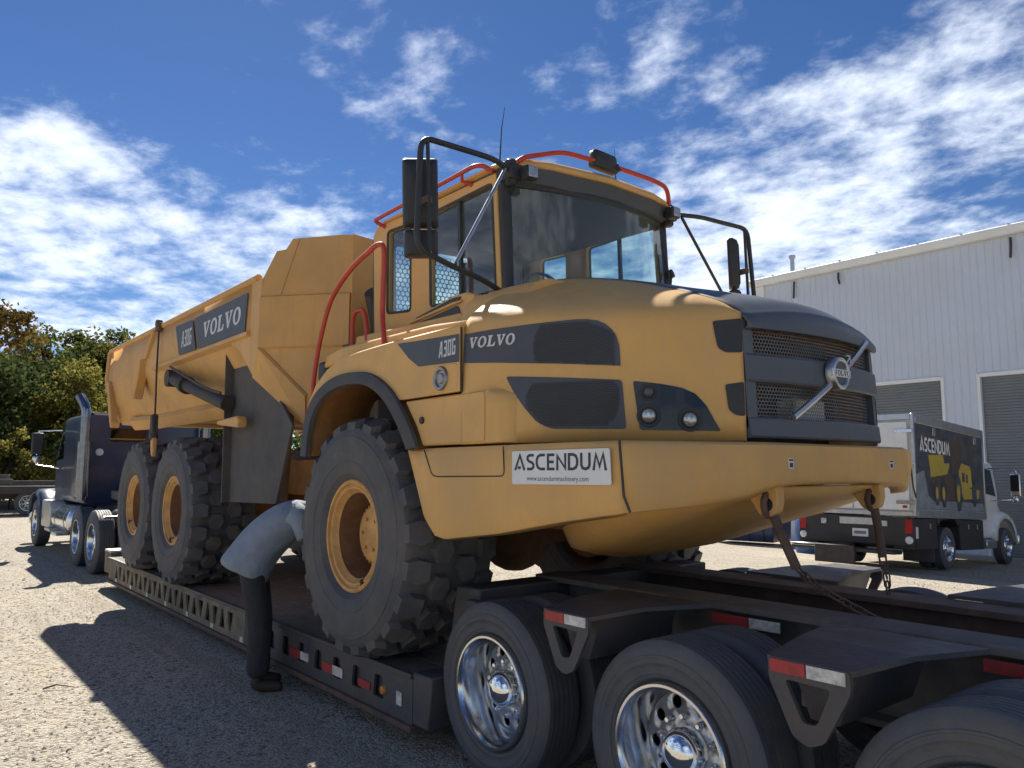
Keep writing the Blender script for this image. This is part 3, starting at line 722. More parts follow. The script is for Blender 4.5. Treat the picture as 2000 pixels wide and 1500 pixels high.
# --- right and left front fenders ----------------------------------
LIP = [(-.785,1.80),(-.755,1.98),(-.685,2.148),(-.55,2.262),(-.35,2.338),(-.14,2.366),(.076,2.362),(.25,2.335),(.40,2.28),(.527,2.207),(.62,2.13),(.718,2.032),(.80,1.93),(.869,1.83)]
OUTF = [(-.815,1.80),(-.80,1.98),(-.73,2.19),(-.61,2.32),(-.42,2.425),(-.2,2.478),(0,2.495),(.22,2.502),(.45,2.507),(.80,2.508),(1.272,2.506)]
for s in (-1, 1):
    Y = s*1.42
    side = OUTF + [(1.272,2.135)] + [p for p in reversed(LIP) if p[1] >= 2.12 or p[0] < 0]
    m = MB()
    # side cheek as a strip between arch and outer line, then top sheet rolling inward
    bmside = patch(side, lambda a, b: Vector((a, Y, b)), (), [], 'fender', 'yellow', H)
    md = bmside.modifiers.new('thickness', 'SOLIDIFY'); md.thickness = .03; md.offset = 0
    fnd = bmside
    m.sheet([[(x, Y + s*.0, z-.004) for x, z in OUTF], [(x, Y - s*.02, z+.018) for x, z in OUTF], [(x, Y - s*.07, z+.03) for x, z in OUTF], [(x, s*.78, z+.05) for x, z in OUTF]])
    m.build('fender_top', 'yellow', fnd, smooth=60, solid=.012)
    m = MB(); L0 = arcpts([(x,0,z) for x, z in LIP], 3)
    cx, cz = .04, 1.72
    def inn(v, k): return Vector((cx + (v.x-cx)*k, 0, cz + (v.z-cz)*k))
    m.loft([[(v.x, Y+s*.018, v.z), (v.x, Y+s*.045, v.z-.004), (inn(v,.95).x, Y+s*.055, inn(v,.95).z), (inn(v,.87).x, Y+s*.05, inn(v,.87).z), (inn(v,.86).x, Y+s*.02, inn(v,.86).z), (inn(v,.93).x, Y-s*.0, inn(v,.93).z)] for v in L0])
    m.build('fender_lip', 'black_rubber', fnd, smooth=50)
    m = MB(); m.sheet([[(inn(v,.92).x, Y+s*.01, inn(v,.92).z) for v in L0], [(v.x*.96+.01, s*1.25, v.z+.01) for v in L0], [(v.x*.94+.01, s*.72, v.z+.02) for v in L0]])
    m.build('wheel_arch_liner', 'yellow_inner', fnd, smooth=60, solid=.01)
    # compartment below, between arch and bumper
    m = MB(); m.prism([(.66,2.118),(1.50,2.125),(1.50,1.838),(.868,1.838),(.80,1.95)], Y+s*.0, s*1.0, 'y'); cmp_ = m.build('side_compartment', 'yellow', H, bevel=.008)
    m = MB(); q = [(1.495,Y),(1.60,s*1.40),(1.665,s*1.345),(1.68,s*1.28),(1.5,s*1.1)]
    m.loft([[(x,y,z) for x,y in q] for z in (1.84,2.04,2.09)] + [[(x-.06*(x>1.5),y,2.125) for x,y in q]]); m.build('compartment_corner', 'yellow', cmp_, smooth=50)
    m = MB(); m.prism(rounded([(.955,2.112),(1.49,2.118),(1.49,1.848),(.935,1.848)], .02, 3), Y+s*.006, Y+s*.0, 'y'); m.build('compartment_door', 'yellow', cmp_, bevel=.004)
    m = MB(); m.lathe([(.0,.014),(.018,.014),(.022,.010),(.022,-.005)], 'y', 16, (.865,Y+s*0,1.99))
    for v in m.v: v.y = Y + s*(v.y - Y)
    m.build('lock', 'black_plastic', cmp_, smooth=40)
    m = MB(); m.lathe([(0,.018),(.012,.02),(.028,.017),(.034,.008),(.046,.008),(.052,.020),(.066,.022),(.072,.012),(.072,-.01)], 'y', 28, (1.09,Y,2.222))
    for v in m.v: v.y = Y + s*(v.y - Y) + s*.012
    m.build('filler_cap', 'steel_bolt', fnd, smooth=40)
    m = MB(); m.prism(rounded([(.97,2.30),(1.25,2.30),(1.25,2.145),(.97,2.145)], .03, 3), Y+s*.0185, Y+s*.012, 'y'); m.build('filler_recess', 'yellow', fnd, bevel=.005)
    # decal on the fender
    patch([(.585,2.492),(.80,2.480),(1.266,2.462),(1.266,2.302),(.84,2.318),(.72,2.385)], lambda a, b: Vector((a, Y+s*.0175, b)), (), [], 'decal_band', 'grey_decal', fnd)
    seam([(1.274,Y+s*.008,2.50),(1.275,Y+s*.008,2.30),(1.278,Y+s*.008,2.13)], .006, 'panel_seam', fnd)
twn = text_width('A30G', NARROW, .10)
lettering('A30G', NARROW, lambda a, b, k: (1.062 + a/twn*.17, -1.4395 - .0004*k, 2.345 + b*.095 + .004*(a/twn)), 'model_lettering', 'letter_grey', H, .10, .15, shear=.10)

# --- cowl, steps and vent box between fender and cab ----------------------
for s in (-1, 1):
    m = MB(); m.prism([(-.86,2.50),(1.24,2.52),(1.20,2.59),(.70,2.62),(-.55,2.63),(-.80,2.60)], s*1.26, s*.6, 'y'); m.build('step_platform', 'yellow', H, bevel=.018, seg=2)
    m = MB(); m.prism([(-.74,2.62),(.74,2.62),(.74,2.72),(-.70,2.755)], s*1.06, s*.6, 'y'); m.build('upper_step', 'yellow', H, bevel=.018, seg=2)
for s in (-1, 1):
    m = MB(); Yv = s*1.02
    m.prism([(.03,2.715),(.76,2.70),(.80,2.84),(.70,2.875),(.55,2.875),(.06,2.80)], s*.85, Yv-s*.03, 'y'); vb = m.build('vent_box', 'yellow', H, bevel=.015, seg=2)
    m = MB(); m.prism(rounded([(.09,2.79),(.56,2.855),(.66,2.85),(.62,2.815),(.10,2.765)], .012, 2), Yv-s*.031, Yv-s*.024, 'y'); m.prism(rounded([(.08,2.745),(.62,2.795),(.66,2.725),(.08,2.715)], .012, 2), Yv-s*.031, Yv-s*.024, 'y'); m.build('vent_slot', 'black_plastic', vb)
    m = MB(); m.prism([(.02,2.752),(.58,2.802),(.66,2.806),(.68,2.822),(.56,2.822),(.02,2.770)], Yv-s*.03, Yv-s*.008, 'y'); m.build('vent_rail', 'yellow', vb, bevel=.006)
    # cowl pieces ahead of the cab door
    for x0, x1, z1, yo in ((.765,.935,2.868,1.0),(.945,1.13,2.875,1.01),(1.14,1.45,2.865,1.06)):
        m = MB(); m.loft([[(x, s*.55, 2.5), (x, s*.55, z1+.01-.05*(x-.76)), (x, s*(yo-.14), z1-.05*(x-.76)), (x, s*(yo-.03), z1-.035-.06*(x-.76)), (x, s*(yo+.03), z1-.10-.10*(x-.76)), (x, s*(yo+.10), 2.62-.05*(x-.76)), (x, s*(yo+.1), 2.5)] for x in (x0, (x0+x1)/2, x1)])
        m.build('cowl', 'yellow', H, smooth=40)
# --- red hand rails ------------------------------------------------------
for s in (-1, 1):
    m = MB(); pts = [(-.80,s*1.33,1.95),(-.90,s*1.32,2.3),(-.88,s*1.31,2.54),(-.80,s*1.30,2.80),(-.64,s*1.30,3.03),(-.39,s*1.28,3.20),(-.18,s*1.25,3.29),(-.07,s*1.23,3.33),(.005,s*1.22,3.28),(.005,s*1.22,3.0),(.02,s*1.23,2.78),(.12,s*1.27,2.60),(.14,s*1.28,2.53)]
    m.tube(arcpts(pts, 5), .0195, 8); m.build('grab_rail', 'red_paint', H, smooth=60)
    m = MB(); m.tube(arcpts([(-.78,s*1.05,2.60),(-.78,s*1.05,2.88),(-.74,s*1.05,2.955),(-.66,s*1.05,2.965),(-.58,s*1.05,2.92),(-.53,s*1.05,2.70)], 5), .0195, 8); m.build('grab_loop', 'red_paint', H, smooth=60)
    m = MB(); m.box(-.99,-.83,s*1.18-.07,s*1.18+.07,2.40,2.56); lb = m.build('rear_work_light', 'black_plastic', H, bevel=.03, seg=2)
m = MB(); m.cyl((-1.0,-.62,2.3), (-1.0,-.62,3.02), .13, 18); m.tube([(-1.02,-.62,2.95),(-.97,-.72,3.12),(-.93,-.80,3.2)], [.12,.10,.07], 14); m.box(-1.15,-.86,-.95,-.45,2.35,2.75); m.build('air_intake', 'black_plastic', H, smooth=40)
m = MB(); m.cyl((-1.0,.62,2.0), (-1.0,.62,3.3), .09, 18); m.build('exhaust_stack', 'dark_steel', H, smooth=40)
m = MB(); m.box(-1.02,-.55,-.95,.95,1.95,2.5); m.build('rear_bulkhead', 'interior_grey', H, bevel=.02)
# box and hoses by the articulation, seen behind the front wheel
m = MB(); m.box(-1.22,-.98,-1.12,-.8,1.42,1.78); m.build('battery_box', 'yellow_inner', H, bevel=.015)
for k in range(4):
    m = MB(); m.tube(arcpts([(-1.9,-.5-.07*k,1.6),(-1.5,-.6-.08*k,1.35-.05*k),(-1.0,-.62-.06*k,1.5),(-.7,-.5-.06*k,1.9)], 6), .022, 7)
    m.build('hydraulic_hose', 'black_rubber', H, smooth=60)
# --- cab (sits a touch tilted on its mounts) -------------------------------
CROT = Matrix.Translation((0,-.83,2.9)) @ Matrix.Rotation(R_(1.8), 4, 'X') @ Matrix.Translation((0,.83,-2.9))
def cabT(m): m.v = [CROT @ Vector(v) for v in m.v]; return m
def cabfn(f): return lambda a, b: CROT @ Vector(f(a, b))
SIDE = [(-.80,2.62),(.90,2.62),(.90,2.86),(.87,3.68),(-.74,3.70),(-.80,3.64)]
OPR = rounded([(-.585,2.95),(-.225,2.915),(-.205,3.60),(-.56,3.62)], .04, 3)
OPF = rounded([(.055,2.90),(.845,2.875),(.825,3.615),(.06,3.60)], .035, 3)
cab = None
for s in (-1, 1):
    o = patch(SIDE, cabfn(lambda a, b, s=s: (a, s*.82, b)), (OPR, OPF), [], 'cab', 'yellow', H) if s < 0 else patch(SIDE, cabfn(lambda a, b, s=s: (a, s*.82, b)), (OPR, OPF), [], 'cab_side', 'yellow', cab)
    md = o.modifiers.new('thickness', 'SOLIDIFY'); md.thickness = .05; md.offset = 0
    md = o.modifiers.new('edge', 'BEVEL'); md.width = .008; md.segments = 2; md.limit_method = 'ANGLE'
    if s < 0: cab = o
    for op, nm in ((OPR, 'side_window'), (OPF, 'door_window')):
        g = patch(op, cabfn(lambda a, b, s=s: (a, s*.822, b)), (), [], nm, 'cab_glass', cab)
        # rubber frame
        m = MB(); m.tube([(a, s*.845, b) for a, b in op], .011, 6, closed=True); cabT(m).build('window_seal', 'black_rubber', cab, smooth=60)
    m = MB(); m.box(.415,.445, s*.83-.012, s*.83+.012, 2.89, 3.61); cabT(m).build('door_pillar', 'black_plastic', cab)
    m = MB(); m.tube([(.925,s*.80,2.66),(.905,s*.80,3.62)], .042, 8); cabT(m).build('windscreen_pillar', 'black_plastic', cab, smooth=50)
    m = MB(); m.tube([(-.815,s*.81,2.64),(-.815,s*.81,3.60),(-.76,s*.80,3.71)], .03, 8); cabT(m).build('rear_corner_trim', 'black_rubber', cab, smooth=50)
    m = MB(); m.box(.62,.72,s*.848,s*.868,2.80,2.83); cabT(m).build('door_handle', 'black_plastic', cab, bevel=.006)
patch([(-.80,2.62),(.80,2.62),(.80,3.69),(-.80,3.69)], cabfn(lambda a, b: (-.80, a, b)), (rounded([(-.63,2.95),(.63,2.95),(.63,3.60),(-.63,3.60)], .05, 3),), [], 'rear_wall', 'interior_grey', cab).modifiers.new('thickness', 'SOLIDIFY').thickness = .04
patch(rounded([(-.63,2.95),(.63,2.95),(.63,3.60),(-.63,3.60)], .05, 3), cabfn(lambda a, b: (-.802, a, b)), (), [], 'rear_window', 'cab_glass', cab)
hexmesh('rear_guard', 'grille_grey', cab, lambda y, z: CROT @ Vector((-.86, y, z)), -.62, .62, 2.96, 3.59, .046, .80)
# windscreen
def ws(t, z): k = (z-2.70)/.92; return (.955 - .035*k + .13*(1-t*t), t*.80, z)
m = MB(); m.sheet([[ws(-1+2*i/12, z) for i in range(13)] for z in (2.70, 3.0, 3.3, 3.62)]); cabT(m).build('windscreen', 'cab_glass', cab, smooth=180)
for z, r in ((3.60,.025),(2.70,.03)):
    m = MB(); m.tube([ws(-1+2*i/12, z) for i in range(13)], r, 6); cabT(m).build('windscreen_frame', 'black_plastic', cab, smooth=60)
# roof: yellow lid with a deep dark visor beneath its front edge
def roof_outline(k, bow): return [(-.79,-.78*k),(-.70,-.83*k),(.86,-.86*k),(1.0,-.80*k),(1.05+bow*.5,-.55*k),(1.06+bow,0),(1.05+bow*.5,.55*k),(1.0,.80*k),(.86,.86*k),(-.70,.83*k),(-.79,.78*k)]
def ring(out, z, zc=0.0): return [(x, y, z + zc*(1-abs(y)/.86)*(.4+.6*min(1,(1.2-abs(x-.3))))) for x, y in out]
m = MB(); o1 = roof_outline(1.0, .07); o2 = roof_outline(1.02, .08); o3 = roof_outline(.96, .03); o4 = roof_outline(.6, -.3)
m.loft([ring(o1,3.70), ring(o2,3.705,.008), ring(o2,3.722,.02), ring(o3,3.75,.04), [(x*.75+.05,y,z) for x,y,z in ring(o4,3.80,.05)]]); cabT(m).build('roof', 'yellow', cab, smooth=45)
m = MB(); o5 = roof_outline(.975, .05); o6 = [(x-.13*(x > .9), y, 0) for x, y in roof_outline(.95, -.02)]
m.loft([[(x, y, 3.575 if x > .5 else 3.62) for x, y, z in o6], [(x, y, 3.60 if x > .9 else 3.63) for x, y in roof_outline(.96, .0)], ring(o5, 3.699)]); cabT(m).build('visor', 'interior', cab, smooth=35)
# lights, brackets, mirrors
for s in (-1, 1):
    m = MB(); m.box(.88,1.04,s*.80-.055,s*.80+.055,3.60,3.70); m.cyl((.98,s*.80,3.56),(.98,s*.80,3.74),.045,12); m.box(.98,1.10,s*.74-.035,s*.74+.035,3.61,3.66); cabT(m).build('mirror_bracket', 'black_plastic', H, bevel=.012)
    m = MB(); m.box(1.05,1.125,s*.735-.05,s*.735+.05,3.585,3.675); wl = cabT(m).build('work_light', 'black_plastic', H, bevel=.012)
    m = MB(); m.box(1.1255,1.132,s*.735-.040,s*.735+.040,3.595,3.665); cabT(m).build('lens', 'lamp_clear', wl, bevel=.004)
    arm = [(.98,s*.80,3.665),(1.10,s*1.05,3.655),(1.16,s*1.62,3.635),(1.165,s*1.665,2.97),(1.13,s*1.42,2.915),(1.05,s*1.10,2.875),(.95,s*.84,2.83)]
    m = MB(); m.tube(fillet(arm, .09, 6), .0185, 8); MA = cabT(m).build('mirror_arm', 'black_plastic', H, smooth=60)
    m = MB(); m.tube([(1.16,s*1.575,3.63),(1.165,s*1.575,2.955)], .012, 8); cabT(m).build('mirror_post', 'black_plastic', MA, smooth=60)
    m = MB(); m.tube([(1.04,s*.90,3.64),(1.13,s*1.37,2.93)], .012, 8); cabT(m).build('mirror_strut', 'aluminium' if s < 0 else 'black_plastic', MA, smooth=60)
    # heads: rounded shells that face back along the machine
    def head(z0, z1, dy, nm):
        yo = s*1.56
        m = MB(); out = rounded([(-dy,z0),(dy,z0),(dy,z1),(-dy,z1)], .022, 4); ang = Matrix.Translation((1.05,yo,0)) @ Matrix.Rotation(R_(34*s), 4, 'Z')
        m.loft([[(d, k*a, (b-(z0+z1)/2)*k+(z0+z1)/2) for a, b in out] for d, k in ((-.045,.93),(-.03,1.0),(.0,1.0),(.035,.9),(.05,.7))])
        m.v = [ang @ Vector(v) for v in m.v]; h_ = cabT(m).build(nm, 'black_plastic', H, smooth=50)
        m = MB(); m.prism([(a*.9,(b-(z0+z1)/2)*.94+(z0+z1)/2) for a, b in out], -.0465, -.0455, 'x'); m.v = [ang @ Vector(v) for v in m.v]; cabT(m).build('mirror_glass', 'mirror_face', h_)
    head(3.135, 3.555, .105, 'mirror_head'); head(2.955, 3.118, .10, 'wide_angle_mirror')
    m = MB(); m.box(1.06,1.17,s*1.575-.02,s*1.575+.02,3.25,3.29); cabT(m).build('mirror_clamp', 'rusty_steel', MA)
# roof rails
m = MB(); m.tube(fillet([(-.60,-.84,3.67),(-.64,-.93,3.715),(.74,-.93,3.745),(.80,-.90,3.74),(.86,-.86,3.68)], .06, 4), .0165, 8); RL = cabT(m).build('roof_rail', 'red_paint', cab, smooth=60)
m = MB(); m.tube([(.60,-.93,3.742),(.56,-.90,3.70),(.60,-.84,3.67)], .014, 7); cabT(m).build('rail_foot', 'red_paint', cab, smooth=60)
m = MB(); m.tube(fillet([(-.60,.84,3.67),(-.64,.93,3.715),(.74,.93,3.745),(.80,.90,3.74),(.86,.86,3.68)], .06, 4), .0165, 8); cabT(m).build('roof_rail', 'red_paint', cab, smooth=60)
m = MB(); m.tube(fillet([(1.0,-.80,3.70),(1.04,-.74,3.755),(1.06,-.40,3.865),(1.08,.0,3.865),(1.06,.55,3.862),(1.04,.74,3.85),(1.0,.80,3.70)], .10, 5), .0175, 8); cabT(m).build('roof_rail', 'red_paint', cab, smooth=60)
m = MB(); o = rounded([(-.13,-.06),(.13,-.075),(.12,.055),(-.11,.07)], .025, 3)
m.loft([[(1.06+d, .0+a*k, 3.885+b*k) for a, b in o] for d, k in ((-.04,.9),(-.025,1),(.02,1),(.035,.85))]); cabT(m).build('front_mirror', 'black_plastic', cab, smooth=50)
m = MB(); m.cyl((1.05,.12,3.85),(1.09,.14,3.87),.03,10); cabT(m).build('mirror_clamp', 'dark_steel', cab)
m = MB(); m.tube([(.86,-.80,3.70),(.865,-.80,3.80),(.87,-.785,4.0),(.885,-.765,4.15)], [.008,.006,.004,.002], 6); m.cyl((.86,-.80,3.66),(.862,-.80,3.74),.014,8); cabT(m).build('antenna', 'black_plastic', H, smooth=60)
m = MB(); m.tube([(.90,.30,3.80),(.90,.30,4.10)], [.006,.002], 6); cabT(m).build('antenna', 'black_plastic', H, smooth=60)
# wipers
m = MB(); m.tube([(1.0,.74,2.80),(1.01,.76,3.10),(.98,.72,3.42)], .009, 6); m.tube([(1.03,.70,2.85),(1.0,.80,3.20)], .008, 6); m.cyl((.98,.79,3.17),(1.01,.80,3.18),.035,10); cabT(m).build('wiper', 'black_plastic', cab, smooth=50)
# interior
m = MB(); m.loft([[(x,y,z) for x,z in ((.52,2.62),(.52,2.84),(.60,2.90),(.80,2.93),(.98,2.88),(.98,2.62))] for y in (-.76,-.3,.3,.76)]); cabT(m).build('dashboard', 'interior', cab, smooth=40)
m = MB(); m.box(-.78,.9,-.79,.79,2.60,2.64); cabT(m).build('cab_floor', 'interior', cab)
m = MB(); m.box(-.42,.10,-.26,.26,2.68,2.86); seat = cabT(m).build('seat', 'cab_seat', cab, bevel=.05, seg=3)
m = MB(); m.prism([(-.40,2.84),(-.24,2.84),(-.34,3.42),(-.46,3.42)], -.25, .25, 'y'); cabT(m).build('seat_back', 'cab_seat', cab, bevel=.05, seg=3)
m = MB(); m.box(-.47,-.36,-.14,.14,3.42,3.56); cabT(m).build('head_rest', 'cab_seat', cab, bevel=.04, seg=3)
m = MB(); c = Vector((.42,0,3.0)); m.tube([c + Vector((-.07*math.sin(t), .21*math.cos(t), .2*math.sin(t))) for t in [2*math.pi*i/24 for i in range(24)]], .014, 6, closed=True); m.tube([c, (.62,0,2.75)], .03, 8); m.tube([c+Vector((0,-.2,0)), c, c+Vector((0,.2,0))], .012, 6); cabT(m).build('steering_wheel', 'black_plastic', cab, smooth=60)
m = MB(); m.box(.44,.56,-.60,-.40,2.90,3.06); cabT(m).build('monitor', 'interior_grey', cab, bevel=.01)

# --- dump body ---------------------------------------------------------
def body_side(s):
    rows = []
    for x, pts in ((-2.1, [(1.40,3.42),(1.40,3.2),(1.40,2.95),(1.37,2.88),(1.10,2.42),(1.0,2.27)]),
                   (-3.6, [(1.40,3.42),(1.40,3.2),(1.40,2.95),(1.37,2.88),(1.10,2.42),(1.0,2.27)]),
                   (-5.2, [(1.40,3.42),(1.40,3.2),(1.40,2.95),(1.37,2.88),(1.10,2.42),(1.0,2.27)]),
                   (-6.3, [(1.40,3.425),(1.40,3.2),(1.40,2.98),(1.38,2.90),(1.14,2.46),(1.03,2.30)]),
                   (-6.9, [(1.40,3.43),(1.41,3.2),(1.41,3.0),(1.40,2.92),(1.28,2.55),(1.20,2.38)])):
        rows.append([(x, s*y, z) for y, z in pts])
    rows.append([(-7.78,s*1.40,3.435),(-7.83,s*1.41,3.2),(-7.84,s*1.41,3.02),(-7.80,s*1.40,2.90),(-7.46,s*1.36,2.56),(-7.25,s*1.33,2.40)])
    return rows
m = MB()
for s in (-1, 1): m.sheet(body_side(s))
for a, b in zip([r[-1] for r in body_side(-1)], [r[-1] for r in body_side(-1)][1:]): m.add([a, b, (b[0],-b[1],b[2]), (a[0],-a[1],a[2])], [(0,1,2,3)])
BODY = m.build('dump_body', 'yellow_body', H, smooth=28, solid=.03, fix=True)
# front wall: two flat wings, a flat centre and folded lower plates
WA, WB = Vector((-1.84,-1.41,0)), Vector((-1.20,-.86,0))
def wing(x, z): t = (x-WA.x)/(WB.x-WA.x); return (x, WA.y+(WB.y-WA.y)*t, z)
for s in (-1, 1):
    m = MB()
    fl = lambda p: (p[0], p[1] if s < 0 else -p[1], p[2])
    m.poly([fl(p) for p in [wing(-1.84,3.22), wing(-1.84,3.37), wing(-1.735,3.64), wing(-1.67,3.65), wing(-1.62,3.745), wing(-1.26,3.757), wing(-1.2,3.752), wing(-1.2,3.22)]])
    m.poly([fl(p) for p in [wing(-1.84,2.77), wing(-1.84,3.22), wing(-1.2,3.22), wing(-1.2,2.77)]])
    m.poly([fl(p) for p in [wing(-1.84,2.77), wing(-1.2,2.77), wing(-1.2,2.30), wing(-1.49,2.33)]])
    m.poly([fl(p) for p in [wing(-1.84,2.77), wing(-1.49,2.33), (-1.49,-1.10,2.07), (-1.98,-1.395,2.52)]])
    m.poly([fl(p) for p in [wing(-1.49,2.33), wing(-1.2,2.30), (-1.25,-.86,2.05), (-1.49,-1.10,2.07)]])
    m.build('body_front_wing', 'yellow_body', H, solid=.025)
    for nm, p, q, r in (('wall_rib',wing(-1.84,3.22),wing(-1.2,3.22),.014),('wall_rib',wing(-1.84,2.77),wing(-1.2,2.77),.016),('wall_rib',wing(-1.575,3.74),wing(-1.70,3.24),.010),('wall_rib',wing(-1.84,2.77),wing(-1.49,2.33),.018)):
        m = MB(); m.tube([fl(p), fl(q)], r, 6); m.build(nm, 'yellow_body', BODY, smooth=60)
m = MB(); m.sheet([[(-1.2,-.86,3.752),(-1.2,-.60,3.735),(-1.2,-.5,2.98),(-1.2,.5,2.98),(-1.2,.60,3.735),(-1.2,.86,3.752)],[(-1.2,-.86,2.30),(-1.2,-.60,2.30),(-1.2,-.5,2.30),(-1.2,.5,2.30),(-1.2,.60,2.30),(-1.2,.86,2.30)],[(-1.25,-.86,2.05),(-1.25,-.60,2.05),(-1.25,-.5,2.05),(-1.25,.5,2.05),(-1.25,.60,2.05),(-1.25,.86,2.05)]]); m.build('body_front_wall', 'yellow_body', H, solid=.025)
for s in (-1, 1):
    m = MB()
    pl = [(-2.1,3.42),(-1.82,3.40),(-1.85,2.80),(-1.85,2.72),(-1.99,2.52),(-2.35,2.80),(-2.62,2.90),(-2.1,2.95)]
    m.prism(pl, s*1.375, s*1.402, 'y'); m.build('front_corner_plate', 'yellow_body', BODY, bevel=.006)
for s in (-1, 1):
    m = MB(); m.tube([(-1.95,s*1.395,3.425),(-7.78,s*1.395,3.44)], .035, 10); m.build('top_rail', 'yellow_body', BODY, smooth=60)
    m = MB(); m.loft([[(x,s*1.395,2.965),(x,s*1.435,2.95),(x,s*1.435,2.915),(x,s*1.37,2.885)] for x in (-2.1,-5.3)]); m.build('side_rail', 'yellow_body', BODY)
    m = MB(); m.loft([[(x,s*(1.10+dy),2.43),(x,s*(1.15+dy),2.36),(x,s*(1.06+dy),2.24),(x,s*(1.0+dy),2.25)] for x, dy in ((-2.0,0),(-6.3,.02),(-6.9,.16))]); m.build('floor_rail', 'yellow_body', BODY, bevel=.006)
    # tail: flared wedge, rear edge frame and gusset
    m = MB(); m.prism([(-5.72,3.10),(-5.98,3.02),(-6.12,2.62),(-5.98,2.60),(-5.82,2.86)], s*1.36, s*1.475, 'y'); m.build('tail_gusset', 'yellow_body', BODY, bevel=.012)
    m = MB(); m.prism([(-5.30,3.40),(-5.62,3.10),(-5.72,3.10),(-5.36,3.42)], s*1.39, s*1.44, 'y'); m.build('tail_brace', 'yellow_body', BODY, bevel=.008)
    m = MB(); m.tube([(-7.80,s*1.40,3.43),(-7.85,s*1.41,3.05),(-7.81,s*1.40,2.88),(-7.47,s*1.36,2.55),(-7.26,s*1.33,2.39)], .038, 8); m.build('tail_edge', 'yellow_body', BODY, smooth=50)
    m = MB(); m.prism([(-7.72,2.98),(-7.60,2.98),(-7.40,2.60),(-7.28,2.36),(-7.33,2.28),(-7.50,2.52)], s*1.33, s*1.45, 'y'); m.build('tail_rib', 'yellow_body', BODY, bevel=.01)
    m = MB(); m.loft([[(-6.4,s*1.10,2.40),(-6.4,s*1.02,2.26)],[(-7.3,s*1.34,2.44),(-7.28,s*1.30,2.33)]], False, ring_closed=False); m.build('tail_chine', 'yellow_body', BODY, solid=.02)
    # hoist cylinder
    m = MB(); m.tube([(-4.48,s*1.40,2.735),(-3.9,s*1.39,2.60),(-2.8,s*1.34,2.33)], .070, 14); m.cyl((-4.5,s*1.33,2.74),(-4.5,s*1.47,2.74),.10,14); m.cyl((-4.05,s*1.395,2.635),(-3.95,s*1.392,2.612),.10,14); HC = m.build('hoist_cylinder', 'dark_steel', H, smooth=40)
    m = MB(); m.tube(arcpts([(-4.4,s*1.46,2.86),(-4.1,s*1.47,2.78),(-3.3,s*1.42,2.54),(-2.9,s*1.38,2.45)], 4), .015, 6); m.build('cylinder_hose', 'black_rubber', HC, smooth=60)
    m = MB(); m.prism([(-2.86,2.13),(-2.30,2.08),(-2.27,2.14),(-2.32,2.19),(-2.86,2.17)], s*1.33, s*1.42, 'y'); m.build('body_prop', 'yellow_body', H, bevel=.01)
    # big rubber flap ahead of the bogie
    m = MB(); m.prism([(s*1.335,1.38),(s*.66,1.355),(s*.60,2.5),(s*.75,2.75),(s*1.345,2.86)], -2.905, -2.885, 'x'); m.build('mud_flap', 'flap_rubber', H, bevel=.004)
    m = MB(); m.prism([(-2.88,2.86),(-2.45,2.82),(-1.97,2.53),(-1.42,2.07),(-1.72,1.40),(-2.88,1.38)], s*1.24, s*1.262, 'y'); m.build('splash_guard', 'flap_rubber', H)
    # tailgate linkage hanging along the side
    m = MB(); m.tube([(-5.06,s*1.435,3.40),(-5.03,s*1.445,2.9),(-4.98,s*1.45,2.33)], .011, 6); LKG = m.build('tailgate_wire', 'dark_steel', H, smooth=60)
    m = MB(); m.box(-5.14,-5.0,s*1.40,s*1.46,3.37,3.47); m.cyl((-5.07,s*1.40,3.46),(-5.07,s*1.47,3.46),.05,12); m.build('wire_bracket', 'rusty_steel', LKG, bevel=.008)
    m = MB(); m.box(-5.04,-4.93,s*1.42,s*1.49,2.05,2.35); m.cyl((-4.985,s*1.41,2.09),(-4.985,s*1.50,2.09),.05,12); m.build('wire_clevis', 'dark_steel', LKG, bevel=.015)
    m = MB(); m.prism([(-5.02,2.07),(-4.91,2.07),(-4.90,1.90),(-4.94,1.84),(-4.99,1.90)], s*1.43, s*1.48, 'y'); m.build('tailgate_lever', 'yellow_body', LKG, bevel=.01)
    # decals
    Y = s*1.4185
    fn = lambda a, b, Y=Y: Vector((a, Y, b))
    patch([(-4.42,3.33),(-3.79,3.32),(-3.64,2.97),(-4.25,2.98)], fn, (), [], 'model_decal', 'grey_decal', BODY)
    patch([(-3.72,3.32),(-2.15,3.32),(-2.20,2.955),(-3.57,2.968)], fn, (), [], 'name_decal', 'grey_decal', BODY)
lettering('VOLVO', SLAB, lambda a, b, k: (-3.42 + a/tw*1.10, -1.421, 3.06 + b*.165), 'body_lettering', 'letter_grey', BODY, .10, shear=.12)
lettering('A30G', NARROW, lambda a, b, k: (-4.16 + a/twn*.36, -1.421 - .0004*k, 3.05 + b*.185), 'body_model_lettering', 'letter_grey', BODY, .10, .15, shear=.10)
# ------------------------------------------------------------------ lowboy trailer
T = thing('lowboy_trailer', 'long black lowboy trailer with chrome wheels carrying the yellow hauler', 'trailer', (-2.5, 0, 0))
DK = .447   # deck top
